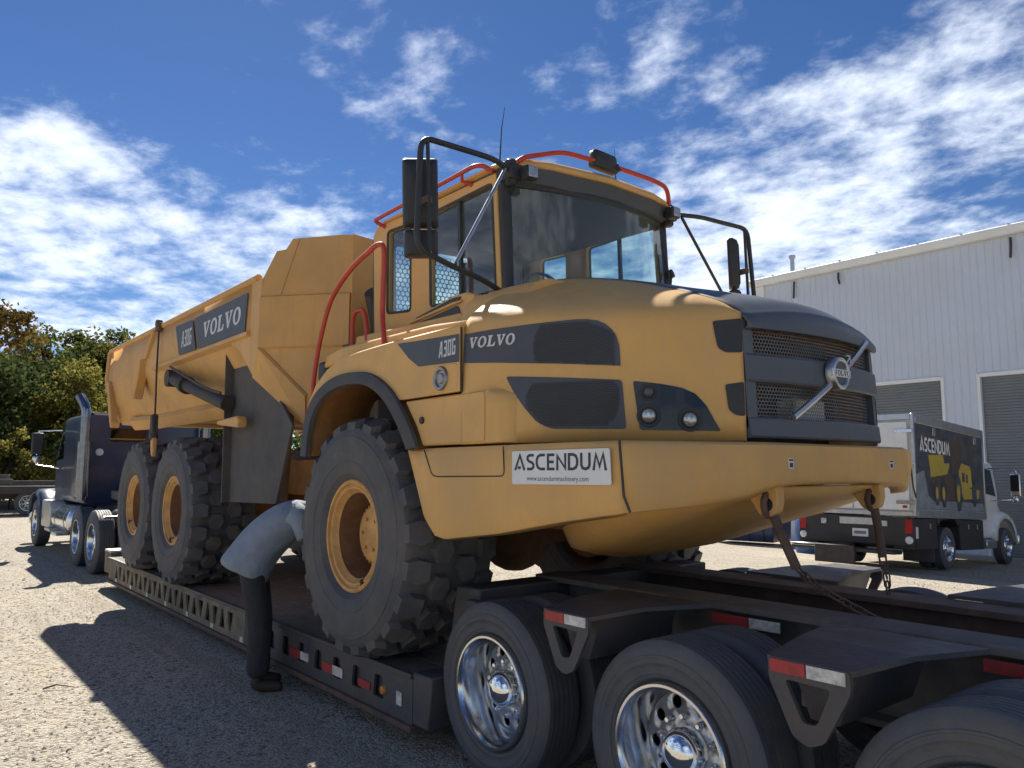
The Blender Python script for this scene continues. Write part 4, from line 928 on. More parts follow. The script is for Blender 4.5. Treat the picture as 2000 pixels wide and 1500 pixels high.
# well deck: cross planks on side rails
m = MB(); m.box(-7.62,.62,-1.27,-1.10,.16,.40); m.box(-7.62,.62,1.10,1.27,.16,.40); m.box(-7.62,.62,-.5,-.34,.14,.38); m.box(-7.62,.62,.34,.5,.14,.38)
for i in range(17): m.box(-7.5+.5*i,-7.4+.5*i,-1.10,1.10,.24,.38)
WELL = m.build('well_frame', 'trailer_black', T, bevel=.008)
pw = .235; k = 0
plank = MB(); plank.box(-4.1,4.1,-pw/2+.004,pw/2-.004,-.0225,.0225); PK = plank.build('deck_plank', 'deck_wood', bevel=.004)
y = -1.29 + pw/2
while y < 1.29:
    if abs(y) > .3 or True:
        o = PK if k == 0 else PK.copy()
        if k: COL.objects.link(o)
        o.parent = T; o.location = Vector((-3.5, y, DK-.024)) - ORIGIN[T.name]; k += 1
    y += pw
# outer side rail with triangular cut-outs, its lower lip, and swing-out brackets
def rail_with_holes(s):
    Y = s*1.30; z0, z1 = .145, .415
    holes = []; x = -7.1; q = 0
    while x < -2.55:
        up = q % 2 == 0
        holes.append([(x-.075,.20),(x+.075,.20),(x+.02,.37),(x-.02,.37)] if up else [(x-.075,.37),(x-.02,.20),(x+.02,.20),(x+.075,.37)])
        x += .215; q += 1
    o = patch([(-7.55,z0),(-2.2,z0),(-2.2,z1),(-7.55,z1)], lambda a, b: Vector((a, Y, b)), holes, [], 'side_rail', 'trailer_tan', T, .02)
    holes = []; x = -1.9
    while x < .4:
        holes.append(rounded([(x-.07,.22),(x+.07,.22),(x+.05,.36),(x-.05,.36)], .02, 2)); x += .3
    patch([(-2.19,z0),(.62,z0),(.62,z1),(-2.19,z1)], lambda a, b: Vector((a, Y, b)), holes, [], 'side_rail', 'trailer_black', T, .02)
    m = MB(); m.box(-7.6,.64,min(s*1.24,s*1.335),max(s*1.24,s*1.335),.105,.143); m.build('rail_lip', 'rusty_steel', T, bevel=.004)
    m = MB(); m.box(-7.6,.62,min(s*1.285,s*1.325),max(s*1.285,s*1.325),.417,.447); m.build('deck_edge', 'trailer_black', T, bevel=.004)
    m = MB(); m.box(-7.5,.6,min(s*1.11,s*1.14),max(s*1.11,s*1.14),.15,.40); m.build('rail_web', 'trailer_black', T)
for s in (-1, 1): rail_with_holes(s)
def reflector(x0, x1, z0, z1, yy, red, white=None, s=-1):
    if red: m = MB(); m.box(x0, red, min(yy,yy+s*.006), max(yy,yy+s*.006), z0, z1); m.build('red_reflector', 'reflector_red', T)
    if white: m = MB(); m.box(white, x1, min(yy,yy+s*.006), max(yy,yy+s*.006), z0, z1); m.build('white_reflector', 'reflector_white', T)
for s in (-1, 1):
    yy = s*1.336
    for i in range(7): reflector(-7.1+.8*i, -7.03+.8*i, .155, .20, s*1.312, None, -7.1+.8*i, s)
    reflector(-1.20,-.86,.24,.30, s*1.312, -1.0, -1.0, s); reflector(-.62,-.30,.235,.30, s*1.312, -.45, -.45, s)
    reflector(-.06,.10,.24,.29, s*1.312, .10, None, s); reflector(.44,.50,.23,.31, s*1.312, None, .44, s)
    m = MB(); m.lathe([(0,.02),(.025,.016),(.03,0)], 'y', 14, (.27,0,.28)); m.v = [Vector((v.x, s*(1.31+v.y), v.z)) for v in m.v]; m.build('marker_lamp', 'amber', T, smooth=50)
# dark well-end riser and rear frame
m = MB(); m.prism([(.62,.16),(.84,.16),(.98,.52),(1.02,.98),(.78,.98),(.70,.60),(.62,.447)], -1.10, 1.10, 'y'); m.build('rear_riser', 'trailer_black', T, bevel=.01)
for s in (-1, 1):
    m = MB(); m.prism([(.62,.15),(.80,.15),(.83,.46),(.62,.46)], s*1.11, s*1.31, 'y'); m.build('riser_corner', 'trailer_black', T, bevel=.008)
for s in (-1, 1):
    yc = s*.34 if s < 0 else .49
    m = MB(); m.box(.80,6.4,yc-.13,yc+.13,.965,1.0); m.box(.85,6.4,yc-.012,yc+.012,.60,.965); m.box(.85,6.4,yc-.11,yc+.11,.57,.60); m.build('main_beam', 'beam_dusty' if s < 0 else 'rusty_steel', T, bevel=.004)
for x in (1.0, 1.93, 3.18, 4.43, 5.6):
    m = MB(); m.box(x-.05,x+.05,-1.15,-.49,.80,.92); m.box(x-.05,x+.05,-.20,.36,.70,.85); m.box(x-.05,x+.05,.64,1.15,.80,.92); m.build('cross_member', 'trailer_black', T, bevel=.006)
# fender brackets between the axles: top plate, V-shaped face with a triangular hole, reflectors
for s in (-1, 1):
    for x in (1.985, 3.25, 4.50, .60):
        if x < 1: continue
        wd = .30
        Y = s*1.30 if s < 0 else 1.60
        pl = rounded([(x-.15,1.005),(x+.165,1.005),(x+.165,.93),(x+.06,.74),(x+.0,.715),(x-.06,.74),(x-.15,.93)], .02, 3)
        br = patch(pl, lambda a, b: Vector((a, Y, b)), (rounded([(x-.085,.935),(x+.095,.930),(x+.035,.795),(x-.02,.795)], .02, 3),), [], 'fender_bracket', 'trailer_black', T, .02)
        m = MB(); m.sheet([[(x-.16,Y,1.006),(x+.17,Y,1.006)],[(x-.20,s*1.0,1.03),(x+.25,s*1.0,1.03)],[(x-.28,s*.62,1.02),(x+.36,s*.62,1.02)]]); m.build('fender_plate', 'trailer_black', br, solid=.02)
        m = MB(); m.prism([(x-.13,.99),(x+.14,.99),(x+.06,.78),(x-.05,.78)], Y-s*.10, s*.62, 'y'); m.build('bracket_box', 'trailer_black', br)
        for nm, a0, a1, mt in (('red_reflector',-.14 if x > 3 else -.13,.0,'reflector_red'),('white_reflector',.006,.15,'reflector_white')):
            m = MB(); m.box(x+a0, x+a1, min(Y+s*.0105,Y+s*.016), max(Y+s*.0105,Y+s*.016), .955, 1.0); m.build(nm, mt, br)
for s in (-1, 1):
    for x in (2.45, 3.75):
        m = MB(); yb = -.472 if s < 0 else .622
        m.box(x-.22,x,min(yb,yb+s*.006),max(yb,yb+s*.006),.90,.95); m.build('red_reflector', 'reflector_red', T)
        m = MB(); m.box(x+.006,x+.18,min(yb,yb+s*.006),max(yb,yb+s*.006),.90,.95); m.build('white_reflector', 'reflector_white', T)
# road wheels: dual tyres on polished discs
def road_tyre(R, wdt, rr, name, mat):
    m = MB(); h = wdt/2
    out = [(rr,-h*.62),(rr+.02,-h*.86),(rr+.035,-h*.90),(rr+.037,-h*.935),(rr+.044,-h*.935),(rr+.047,-h*.93),(rr+.08,-h*.99),(rr+.083,-h*1.015),(rr+.09,-h*1.015),(rr+.093,-h),(R-.075,-h),(R-.072,-h*1.02),(R-.064,-h*1.02),(R-.06,-h*.985),(R-.04,-h*.95),(R-.012,-h*.84),(R-.002,-h*.76)]
    for g in (-.52,-.26,0,.26,.52):
        out += [(R,h*(g-.035)),(R-.012,h*(g-.03)),(R-.012,h*(g+.03)),(R,h*(g+.035))]
    out += [(r,-y) for r, y in reversed(out[:17])]
    m.lathe(out, 'y', 56); return m.build(name, mat, smooth=35)
def disc_wheel(rr, outer=True):
    """polished 22.5 in disc seen from outside; y<0 is the outer side"""
    m = MB(); m.lathe([(rr-.002,.09),(rr+.014,.085),(rr+.016,-.125),(rr+.008,-.135),(rr-.004,-.135),(rr-.012,-.12),(rr-.02,-.09),(rr-.035,-.02),(rr-.045,.05)], 'y', 56)
    return m.build('wheel', 'polished', smooth=45)
def disc_face(rr):
    bm = bmesh.new(); n = 60; m = MB()
    r0, r1 = .085, rr-.046
    fn = lambda a, b: Vector((a, .05 - .03*max(0, 1-math.hypot(a,b)/r1), b))
    holes = [[(.196*math.cos(t)+.028*math.cos(q), .196*math.sin(t)+.028*math.sin(q)) for q in [2*math.pi*i/14 for i in range(14)]] for t in [2*math.pi*k/10 for k in range(10)]]
    o = patch(ellipse(0,0,r1,r1,n), fn, holes + [ellipse(0,0,r0,r0,24)], [], 'disc', 'aluminium')
    o.data.polygons.foreach_set('use_smooth', [True]*len(o.data.polygons)); o.modifiers.new('t','SOLIDIFY').thickness = .012
    bm.free(); return o
def hubcap():
    m = MB(); m.lathe([(.10,.05),(.10,-.03),(.092,-.055),(.07,-.080),(.04,-.094),(.0,-.098)], 'y', 36); return m.build('hub_cap', 'chrome', smooth=60)
def lugnut():
    m = MB(); m.tube([(0,.045,0),(0,-.012,0),(0,-.02,0)], [.018,.016,.010], 10); return m.build('lug_nut', 'chrome', smooth=40)
RR = .288
tyreT = road_tyre(.478, .262, RR+.012, 'tyre', 'semi_tyre'); wheelT = disc_wheel(RR); faceT = disc_face(RR); capT = hubcap(); nutT = lugnut()
inT = MB(); inT.lathe([(RR,-.12),(RR+.01,.12)], 'y', 40); inT.lathe([(.0,0),(RR,.0)], 'y', 30); inT = inT.build('inner_disc', 'dark_steel', smooth=40)
def place_wheel(parent, pos, s, rot, dual=True, R=1.0, origin=Vector((0,0,0)), tyre=None, nuts=False):
    w_ = wheelT.copy(); COL.objects.link(w_); w_.name = 'wheel'; w_.parent = parent; w_.location = Vector(pos) - origin
    w_.rotation_euler = (0, R_(rot), 0 if s < 0 else R_(180)); w_.scale = (R,R,R)
    for k in range(10 if nuts else 0):
        t = 2*math.pi*(k+.5)/10; c = nutT.copy(); COL.objects.link(c); c.parent = w_; c.location = (.143*math.cos(t),0,.143*math.sin(t))
    for src in (tyre or tyreT, faceT, capT):
        c = src.copy(); COL.objects.link(c); c.parent = w_; c.name = src.name.split('.')[0]
    if dual:
        for src in (tyre or tyreT, inT):
            c = src.copy(); COL.objects.link(c); c.parent = w_; c.location = (0,.32,0); c.name = 'inner_tyre' if src is not inT else 'inner_disc'
    return w_
for x in (1.31, 2.56, 3.81, 5.06):
    for s in (-1, 1): place_wheel(T, (x, s*1.125, .48), s, 25 + 31*x, origin=ORIGIN[T.name], nuts=s < 0)
    m = MB(); m.cyl((x,-1.0,.48),(x,1.0,.48),.07,14); m.build('axle', 'trailer_black', T, smooth=40)
# gooseneck and its sunlit front deck
m = MB()
for y in (-.62,.62): m.prism([(-7.5,.15),(-7.62,.447),(-7.85,1.12),(-8.2,1.30),(-10.6,1.32),(-10.6,1.18),(-8.35,1.05),(-8.1,.6),(-7.9,.15)], y-.08, y+.08, 'y')
m.box(-7.9,-7.6,-1.2,1.2,.14,.40); m.box(-10.5,-8.0,-.55,.55,1.2,1.24); m.build('gooseneck', 'trailer_black', T, bevel=.01)
for s in (-1, 1):
    m = MB(); m.box(-7.98,-7.62,min(s*.72,s*1.29),max(s*.72,s*1.29),.50,.53); m.build('front_platform', 'aluminium', T, bevel=.006)
    m = MB(); m.box(-8.0,-7.62,min(s*1.18,s*1.28),max(s*1.18,s*1.28),.2,.498); m.build('platform_leg', 'trailer_tan', T, bevel=.006)
# ------------------------------------------------------------------ tie-down chains from the bumper lugs
def chain(name, label, pts, bar, s):
    c = thing(name, label, 'chain', pts[-1], group='tie down chains on the bumper lugs')
    m = MB(); m.tube(arcpts(bar, 5), [.026]*1 + [.024]*(len(arcpts(bar,5))-1), 9); m.build('binder_bar', 'rusty_steel', c, smooth=50)
    h0 = Vector(bar[0]); m = MB(); m.tube([h0 + Vector((.0,.055*math.cos(t),.06*math.sin(t))) for t in [math.pi*(-.3+1.7*i/10) for i in range(11)]], .017, 8); m.build('hook', 'rusty_steel', c, smooth=60)
    link = MB(); r = .017; l = .024
    link.tube([(l*(1 if abs(t) < math.pi/2 else -1) + r*math.cos(t), r*math.sin(t), 0) for t in [-math.pi+2*math.pi*(i+.5)/14 for i in range(14)]], .0055, 6, closed=True)
    LN = link.build('chain_link', 'rusty_steel', smooth=60)
    P = [Vector(p) for p in pts]; first = True; acc = []
    for a, b in zip(P, P[1:]):
        n = max(1, round((b-a).length/.058))
        for i in range(n): acc.append((a.lerp(b, (i+.5)/n), (b-a).normalized()))
    for i, (p_, d) in enumerate(acc):
        o = LN if first else LN.copy()
        if not first: COL.objects.link(o)
        first = False
        o.parent = c; o.location = p_ - ORIGIN[c.name]
        q = d.to_track_quat('X', 'Z').to_matrix().to_4x4() @ Matrix.Rotation(R_(45 + 90*(i % 2)), 4, 'X'); o.rotation_euler = q.to_euler()
    return c
chain('tie_down_chain', 'rusty tie-down chain sagging slack from the bumper lug on the dealer plate side', [(2.71,-.44,1.22),(2.76,-.33,1.12),(2.86,-.20,1.03),(3.0,-.12,.95),(3.15,-.05,.865)], [(2.63,-.522,1.525),(2.65,-.505,1.44),(2.68,-.475,1.33),(2.71,-.44,1.22)], -1)
chain('tie_down_chain', 'rusty tie-down chain hanging straight from the bumper lug on the service truck side', [(2.68,.505,1.20),(2.70,.50,1.10),(2.71,.49,1.012)], [(2.63,.522,1.525),(2.645,.515,1.46),(2.665,.51,1.33),(2.68,.505,1.20)], 1)
# ------------------------------------------------------------------ dark blue road tractor pulling the trailer
Q = thing('semi_tractor', 'dark blue semi tractor with chrome exhaust stack coupled to the front of the lowboy trailer', 'semi truck', (-12.2, 0, 0))
semiT = road_tyre(.515, .275, RR+.012, 'tyre', 'semi_tyre')
# frame, tanks, steps
m = MB(); m.box(-16.4,-8.3,-.44,-.34,.78,1.02); m.box(-16.4,-8.3,.34,.44,.78,1.02); m.box(-8.34,-8.28,-.44,.44,.78,1.02); m.build('chassis', 'trailer_black', Q, bevel=.008)
for s in (-1, 1):
    for x in (-9.0, -10.32): place_wheel(Q, (x, s*1.06, .515), s, 40*x, origin=ORIGIN[Q.name], tyre=semiT)
    place_wheel(Q, (-15.05, s*1.06, .515), s, 12, dual=False, origin=ORIGIN[Q.name], tyre=semiT)
    m = MB(); m.tube([(-11.3,s*.88,.72),(-11.33,s*.88,.72),(-12.9,s*.88,.72),(-12.93,s*.88,.72)], [.26,.31,.31,.26], 24); ft = m.build('fuel_tank', 'polished', Q, smooth=40)
    for x in (-11.6,-12.6): m = MB(); m.lathe([(.315,-.03),(.318,.03)], 'x', 24, (x,s*.88,.72)); m.build('tank_strap', 'aluminium', ft, smooth=40)
    for z, x0 in ((.45,-13.0),(.42,-12.2)): m = MB(); m.box(x0-.35,x0+.25,min(s*1.0,s*1.24),max(s*1.0,s*1.24),z,z+.06); m.build('step', 'aluminium', Q, bevel=.01)
    m = MB(); m.box(-14.1,-13.1,min(s*.9,s*1.2),max(s*.9,s*1.2),.50,1.05); m.build('battery_box', 'aluminium', Q, bevel=.02)
    # quarter fenders and mud flap hangers
    m = MB(); m.tube([(-8.3,s*.45,.95),(-8.15,s*1.2,.95)], .02, 8); m.build('flap_hanger', 'polished', Q, smooth=50)
    # exhaust stack behind the sleeper corner
    m = MB(); m.tube(arcpts([(-10.62,s*1.08,1.15),(-10.62,s*1.08,1.5),(-10.62,s*1.08,2.62),(-10.66,s*1.10,2.85),(-10.84,s*1.16,3.05)], 5), .085, 18); ST = m.build('exhaust_stack', 'stack_chrome', Q, smooth=50)
    m = MB(); m.tube([(-10.62,s*1.08,1.2),(-10.62,s*1.08,2.2)], .115, 20); m.build('heat_shield', 'stack_chrome', ST, smooth=50)
m = MB(); m.cyl((-9.9,0,1.02),(-9.55,0,1.10),.45,24); m.build('fifth_wheel', 'trailer_black', Q)
for x in (-9.0,-10.32): m = MB(); m.cyl((x,-.9,.515),(x,.9,.515),.11,12); m.sphere((x,0,.515),.25,14,10); m.build('drive_axle', 'trailer_black', Q, smooth=40)
# sleeper
def rbox(x0, x1, w0, z0, z1, r=.14, top=.0):
    out = rounded([(-w0,z0),(w0,z0),(w0,z1),(-w0,z1)], r, 4)
    return [[(x, a*k, z0+(b-z0)*k2) for a, b in out] for x, k, k2 in ((x1,.96,.975),(x1-.05*(1 if x1>x0 else -1),1,1),(x0+.05,1,1),(x0,.97,.98))]
m = MB(); m.loft(rbox(-12.9,-10.85,1.05,1.06,2.76)); SL = m.build('sleeper', 'semi_blue', Q, smooth=40)
m = MB(); m.prism(rounded([(-.62,2.22),(.02,2.22),(.02,2.48),(-.62,2.48)], .05, 3), -10.848, -10.832, 'x'); m.build('rear_window', 'truck_glass', SL, bevel=.004)
m = MB(); m.lathe([(0,.03),(.05,.026),(.065,.012),(.07,0)], 'x', 18, (-10.848,-.78,2.02)); m.build('work_lamp', 'plate_white', SL, smooth=50)
m = MB(); m.box(-10.846,-10.80,-.98,-.96,1.45,2.0); m.build('grab_handle', 'polished', SL)
m = MB(); m.box(-10.848,-10.80,.05,.35,1.2,1.5); m.box(-10.848,-10.82,-.3,.0,1.15,1.35); m.build('service_panel', 'trailer_black', SL, bevel=.01)
# cab, doors, hood
m = MB(); m.loft([[(x, a*k, b) for a, b in rounded([(-1.0,1.0),(1.0,1.0),(1.0,1.95),(.90,2.55),(-.90,2.55),(-1.0,1.95)], .10, 3)] for x, k in ((-12.86,1),(-13.9,1),(-14.25,.96))]); CB = m.build('cab', 'semi_blue', Q, smooth=35)
for s in (-1, 1):
    m = MB(); m.add([(-13.05,s*1.012,1.92),(-13.95,s*1.005,1.88),(-13.85,s*.925,2.46),(-13.05,s*.93,2.48)], [(0,1,2,3)]); m.build('door_window', 'truck_glass', CB, solid=.01)
    m = MB(); m.tube([(-13.5,s*1.0,2.52),(-13.55,s*1.42,2.50),(-13.56,s*1.44,1.80),(-13.5,s*1.02,1.72)], .016, 7); MM = m.build('mirror_arm', 'polished', Q, smooth=50)
    m = MB(); m.box(-13.62,-13.50,s*1.43-.11,s*1.43+.11,2.02,2.46); m.build('mirror', 'black_plastic', MM, bevel=.03, seg=2)
    m = MB(); m.sphere((-13.56,s*1.43,1.92), .085, 12, 8, (.5,1,1)); m.build('spot_mirror', 'polished', MM, smooth=60)
    # front fender
    fd = [(-15.75,.72),(-15.72,1.0),(-15.5,1.17),(-15.05,1.24),(-14.6,1.16),(-14.3,.95),(-14.1,.7)]
    m = MB(); m.sheet([[(x,s*.75,z+.03) for x,z in fd],[(x,s*1.15,z+.02) for x,z in fd],[(x,s*1.24,z-.05) for x,z in fd]]); m.build('front_fender', 'semi_blue', Q, smooth=60, solid=.02)
    m = MB(); m.box(-15.95,-15.7,s*.95-.14,s*.95+.14,.98,1.22); m.build('headlight', 'polished', Q, bevel=.03, seg=2)
m = MB(); m.loft([[(x, a, b) for a, b in rounded([(-w_,1.0),(w_,1.0),(w_,h_),(-w_,h_)], .16, 4)] for x, w_, h_ in ((-14.2,.82,1.88),(-15.0,.72,1.80),(-15.8,.62,1.70),(-15.95,.58,1.64))]); m.build('hood', 'semi_blue', Q, smooth=40)
m = MB(); m.box(-16.0,-15.94,-.5,.5,.85,1.62); m.build('radiator_grille', 'polished', Q, bevel=.02)
m = MB(); m.box(-16.35,-16.1,-1.15,1.15,.42,.78); m.build('front_bumper', 'polished', Q, bevel=.05, seg=2)
m = MB(); m.add([(-14.252,-.86,1.98),(-14.252,.86,1.98),(-14.20,.78,2.46),(-14.20,-.78,2.46)], [(0,1,2,3)]); m.build('windscreen', 'truck_glass', CB, solid=.01)
for s in (-.6,-.3,0,.3,.6): m = MB(); m.sphere((-13.4,s,2.57), .05, 10, 6, (1.4,1,1)); m.build('roof_marker', 'amber', CB, smooth=60)
# air lines and cables between tractor and gooseneck
m = MB(); m.tube(arcpts([(-10.84,-.1,1.3),(-10.5,-.15,1.0),(-10.0,-.2,1.25),(-9.6,-.1,1.33)], 6), .02, 6); m.build('air_line', 'black_rubber', Q, smooth=60)

Q.location.x -= .5
# ------------------------------------------------------------------ service truck with box body, nose to the building
V = thing('service_truck', 'white service truck with printed aluminium box body parked facing the building', 'box truck', (-3.17, 11.54, gz(0, 11.54) + .012), (0, R_(3.05), R_(93)), world=False)
m = MB(); m.box(.06,4.02,-1.20,1.20,1.14,3.07); BX = m.build('box_body', 'plate_white', V, bevel=.02)
for (a, b) in ((-1.225,-1.16),(1.16,1.225)):
    for x in (0, 4.02): m = MB(); m.box(x,x+.06,a,b,1.08,3.10); m.build('corner_post', 'aluminium', BX, bevel=.008)
for z0, z1 in ((2.98,3.10),(1.08,1.17)): m = MB(); m.box(0,.058,-1.158,1.158,z0,z1); m.build('door_sill', 'aluminium', BX, bevel=.008)
for s in (-1, 1):
    y0, y1 = sorted((s*1.202, s*1.235))
    m = MB(); m.box(.062,4.018,y0,y1,2.93,3.10); m.build('roof_rail', 'aluminium', BX, bevel=.006)
    m = MB(); m.box(.062,4.018,y0,y1,1.06,1.22); m.build('floor_rail', 'aluminium', BX, bevel=.006)
# printed picture on the side that faces out
YP = -1.2035
m = MB(); m.box(.07,4.01,YP-.003,YP,1.23,2.92); PR = m.build('printed_panel', 'print_dark', BX)
def pprint(poly, nm, mat, lift): return patch([(x,z) for x, z in poly], lambda a, b: Vector((a, YP-.004-lift*.0012, b)), (), [], nm, mat, PR)
pprint([(.08,1.24),(.08,1.9),(.5,2.0),(.7,1.5),(1.3,1.28),(1.4,1.24)], 'print_ground', 'print_grey', 0)
pprint([(.6,1.24),(.9,1.42),(3.9,1.42),(4.0,1.24)], 'print_road', 'print_grey', 1)
pprint([(.75,2.32),(1.85,2.40),(1.9,2.16),(1.75,1.98),(.85,1.88)], 'print_dump_body', 'print_yellow', 2)
pprint([(1.55,2.39),(1.95,2.41),(1.93,2.22),(1.6,2.20)], 'print_decal', 'print_dark', 3)
pprint([(.85,1.86),(2.0,1.96),(2.3,1.7),(2.2,1.42),(1.0,1.40)], 'print_underframe', 'print_brown', 2)
pprint([(1.95,2.60),(2.05,2.72),(2.55,2.72),(2.55,2.05),(2.0,2.0)], 'print_shadow', 'print_brown', 2)
pprint([(2.5,2.70),(3.35,2.66),(3.30,2.10),(2.52,2.16)], 'print_cab', 'print_brown', 3)
pprint([(2.62,2.60),(3.25,2.57),(3.22,2.20),(2.64,2.22)], 'print_window', 'print_dark', 4)
pprint([(2.45,2.10),(2.62,2.26),(3.10,2.22),(3.30,2.02),(3.26,1.78),(2.95,1.70),(2.55,1.70),(2.40,1.86)], 'print_bonnet', 'print_yellow', 5)
pprint([(2.62,2.06),(2.78,2.06),(2.78,1.86),(2.62,1.86)], 'print_intake', 'print_dark', 6)
pprint([(2.86,2.04),(2.98,2.03),(2.98,1.84),(2.86,1.85)], 'print_intake', 'print_dark', 6)
pprint([(3.20,2.12),(3.55,2.02),(3.60,1.72),(3.24,1.78)], 'print_grille', 'print_dark', 5)
pprint([(2.48,1.72),(3.70,1.72),(3.62,1.52),(2.66,1.48)], 'print_bumper', 'print_yellow', 6)
for cx, rx, ry in ((1.15,.15,.26),(1.52,.17,.29),(2.38,.19,.40),(3.35,.16,.27)):
    pprint(ellipse(cx,1.57+(.03 if cx > 2 else 0),rx,ry,18), 'print_tyre', 'print_dark', 7)
    if cx < 3: pprint(ellipse(cx-.02,1.57+(.03 if cx > 2 else 0),rx*.5,ry*.48,16), 'print_rim', 'print_yellow', 8)
lettering('ASCENDUM', WIDE, lambda a, b, k: (.30 + a/text_width('ASCENDUM', WIDE, .10)*1.62, YP-.016-.0006*k, 2.38 + b*.28), 'truck_lettering', 'plate_white', PR, .10, .2)
for x in (1.0, 3.45): m = MB(); m.box(x,x+.16,YP-.018,YP-.004,2.735,2.90); m.build('side_light', 'aluminium', BX, bevel=.006)
# rear doors, hinges, lights, plates
for s in (-1, 1):
    y0, y1 = sorted((s*.01, s*1.10)); m = MB(); m.box(-.012,.05,y0,y1,1.20,2.94); dr = m.build('rear_door', 'plate_white', BX, bevel=.012)
    for z in (1.35, 2.05, 2.75): m = MB(); a, b = sorted((s*.86, s*1.20)); m.box(-.035,-.013,a,b,z-.035,z+.035); m.build('door_hinge', 'polished', dr, bevel=.004)
    m = MB(); m.box(-.018,-.0125,min(s*.98,s*1.06),max(s*.98,s*1.06),1.24,1.29); m.build('reflector', 'tail_red', dr)
    m = MB(); m.box(-.02,.9,min(s*1.08,s*1.18),max(s*1.08,s*1.18),.50,1.05) ; m.build('tail_panel', 'truck_black', V, bevel=.01)
    m = MB(); m.box(-.035,-.021,s*1.08-.07,s*1.08+.07,.74,1.02); m.build('tail_light', 'tail_red', V, bevel=.006)
    m = MB(); m.lathe([(0,-.02),(.06,-.016),(.075,0)], 'x', 16, (-.022,s*1.08,.62)); m.build('reverse_light', 'plate_white', V, smooth=50)
    m = MB(); m.box(-.04,-.02,s*.62-.06,s*.62+.06,.86,.98); m.build('latch', 'aluminium', V, bevel=.01)
m = MB(); m.box(-.02,.10,-1.07,1.07,.50,1.06); m.build('rear_bulkhead', 'truck_black', V, bevel=.01)
m = MB(); m.box(-.036,-.021,-.45,.28,.88,1.02); m.build('door_sign', 'aluminium', V, bevel=.004)
m = MB(); m.box(-.036,-.021,-.30,.02,.64,.80); LP_ = m.build('licence_plate', 'plate_white', V, bevel=.004)
m = MB(); m.box(-.0375,-.0361,-.26,-.02,.69,.75); m.build('plate_print', 'door_grey', LP_)
m = MB(); m.box(-.42,-.02,-.95,1.15,.34,.42); m.build('rear_bumper', 'truck_black', V, bevel=.02)
m = MB(); m.box(-.40,-.02,.42,1.16,.425,.455); m.build('bumper_step', 'aluminium', V, bevel=.006)
# side tool boxes
for s in (-1, 1):
    for x0, x1 in ((.0,1.12),(2.42,3.92)):
        m = MB(); a, b = sorted((s*.78, s*1.19)); m.box(x0+.005,x1,a,b,.44 if x0 < 1 else .40,1.05); tb = m.build('tool_box', 'truck_black', V, bevel=.012)
        for x in ([x0+.75] if x0 < 1 else [2.95, 3.5]): m = MB(); m.box(x-.025,x+.025,min(s*1.191,s*1.205),max(s*1.191,s*1.205),.84,.95); m.build('box_latch', 'aluminium', tb, bevel=.004)
    m = MB(); pts = [(1.12,1.0),(1.20,.92),(1.34,1.02),(1.76,1.10),(2.18,1.02),(2.34,.9),(2.42,1.0),(2.42,1.06),(1.12,1.06)]
    m.prism(pts, s*.78, s*1.19, 'y'); m.build('wheel_opening', 'truck_black', V)
    m = MB(); m.box(.02,.12,min(s*1.192,s*1.20),max(s*1.192,s*1.20),.66,.88); m.build('safety_decal', 'plate_white', V)
    place_wheel(V, (1.77, s*1.06, .45), s, 20, R=.90); place_wheel(V, (5.75, s*1.05, .45), s, 70, dual=False, R=.90)
    m = MB(); m.box(1.02,1.06,min(s*.55,s*1.15),max(s*.55,s*1.15),.18,.75); m.build('mud_flap', 'black_rubber', V)
m = MB(); m.box(.1,7.0,-.42,-.32,.62,.88); m.box(.1,7.0,.32,.42,.62,.88); m.cyl((1.77,-1,.45),(1.77,1,.45),.09,12); m.cyl((5.75,-1,.45),(5.75,1,.45),.07,12); m.build('chassis', 'truck_black', V)
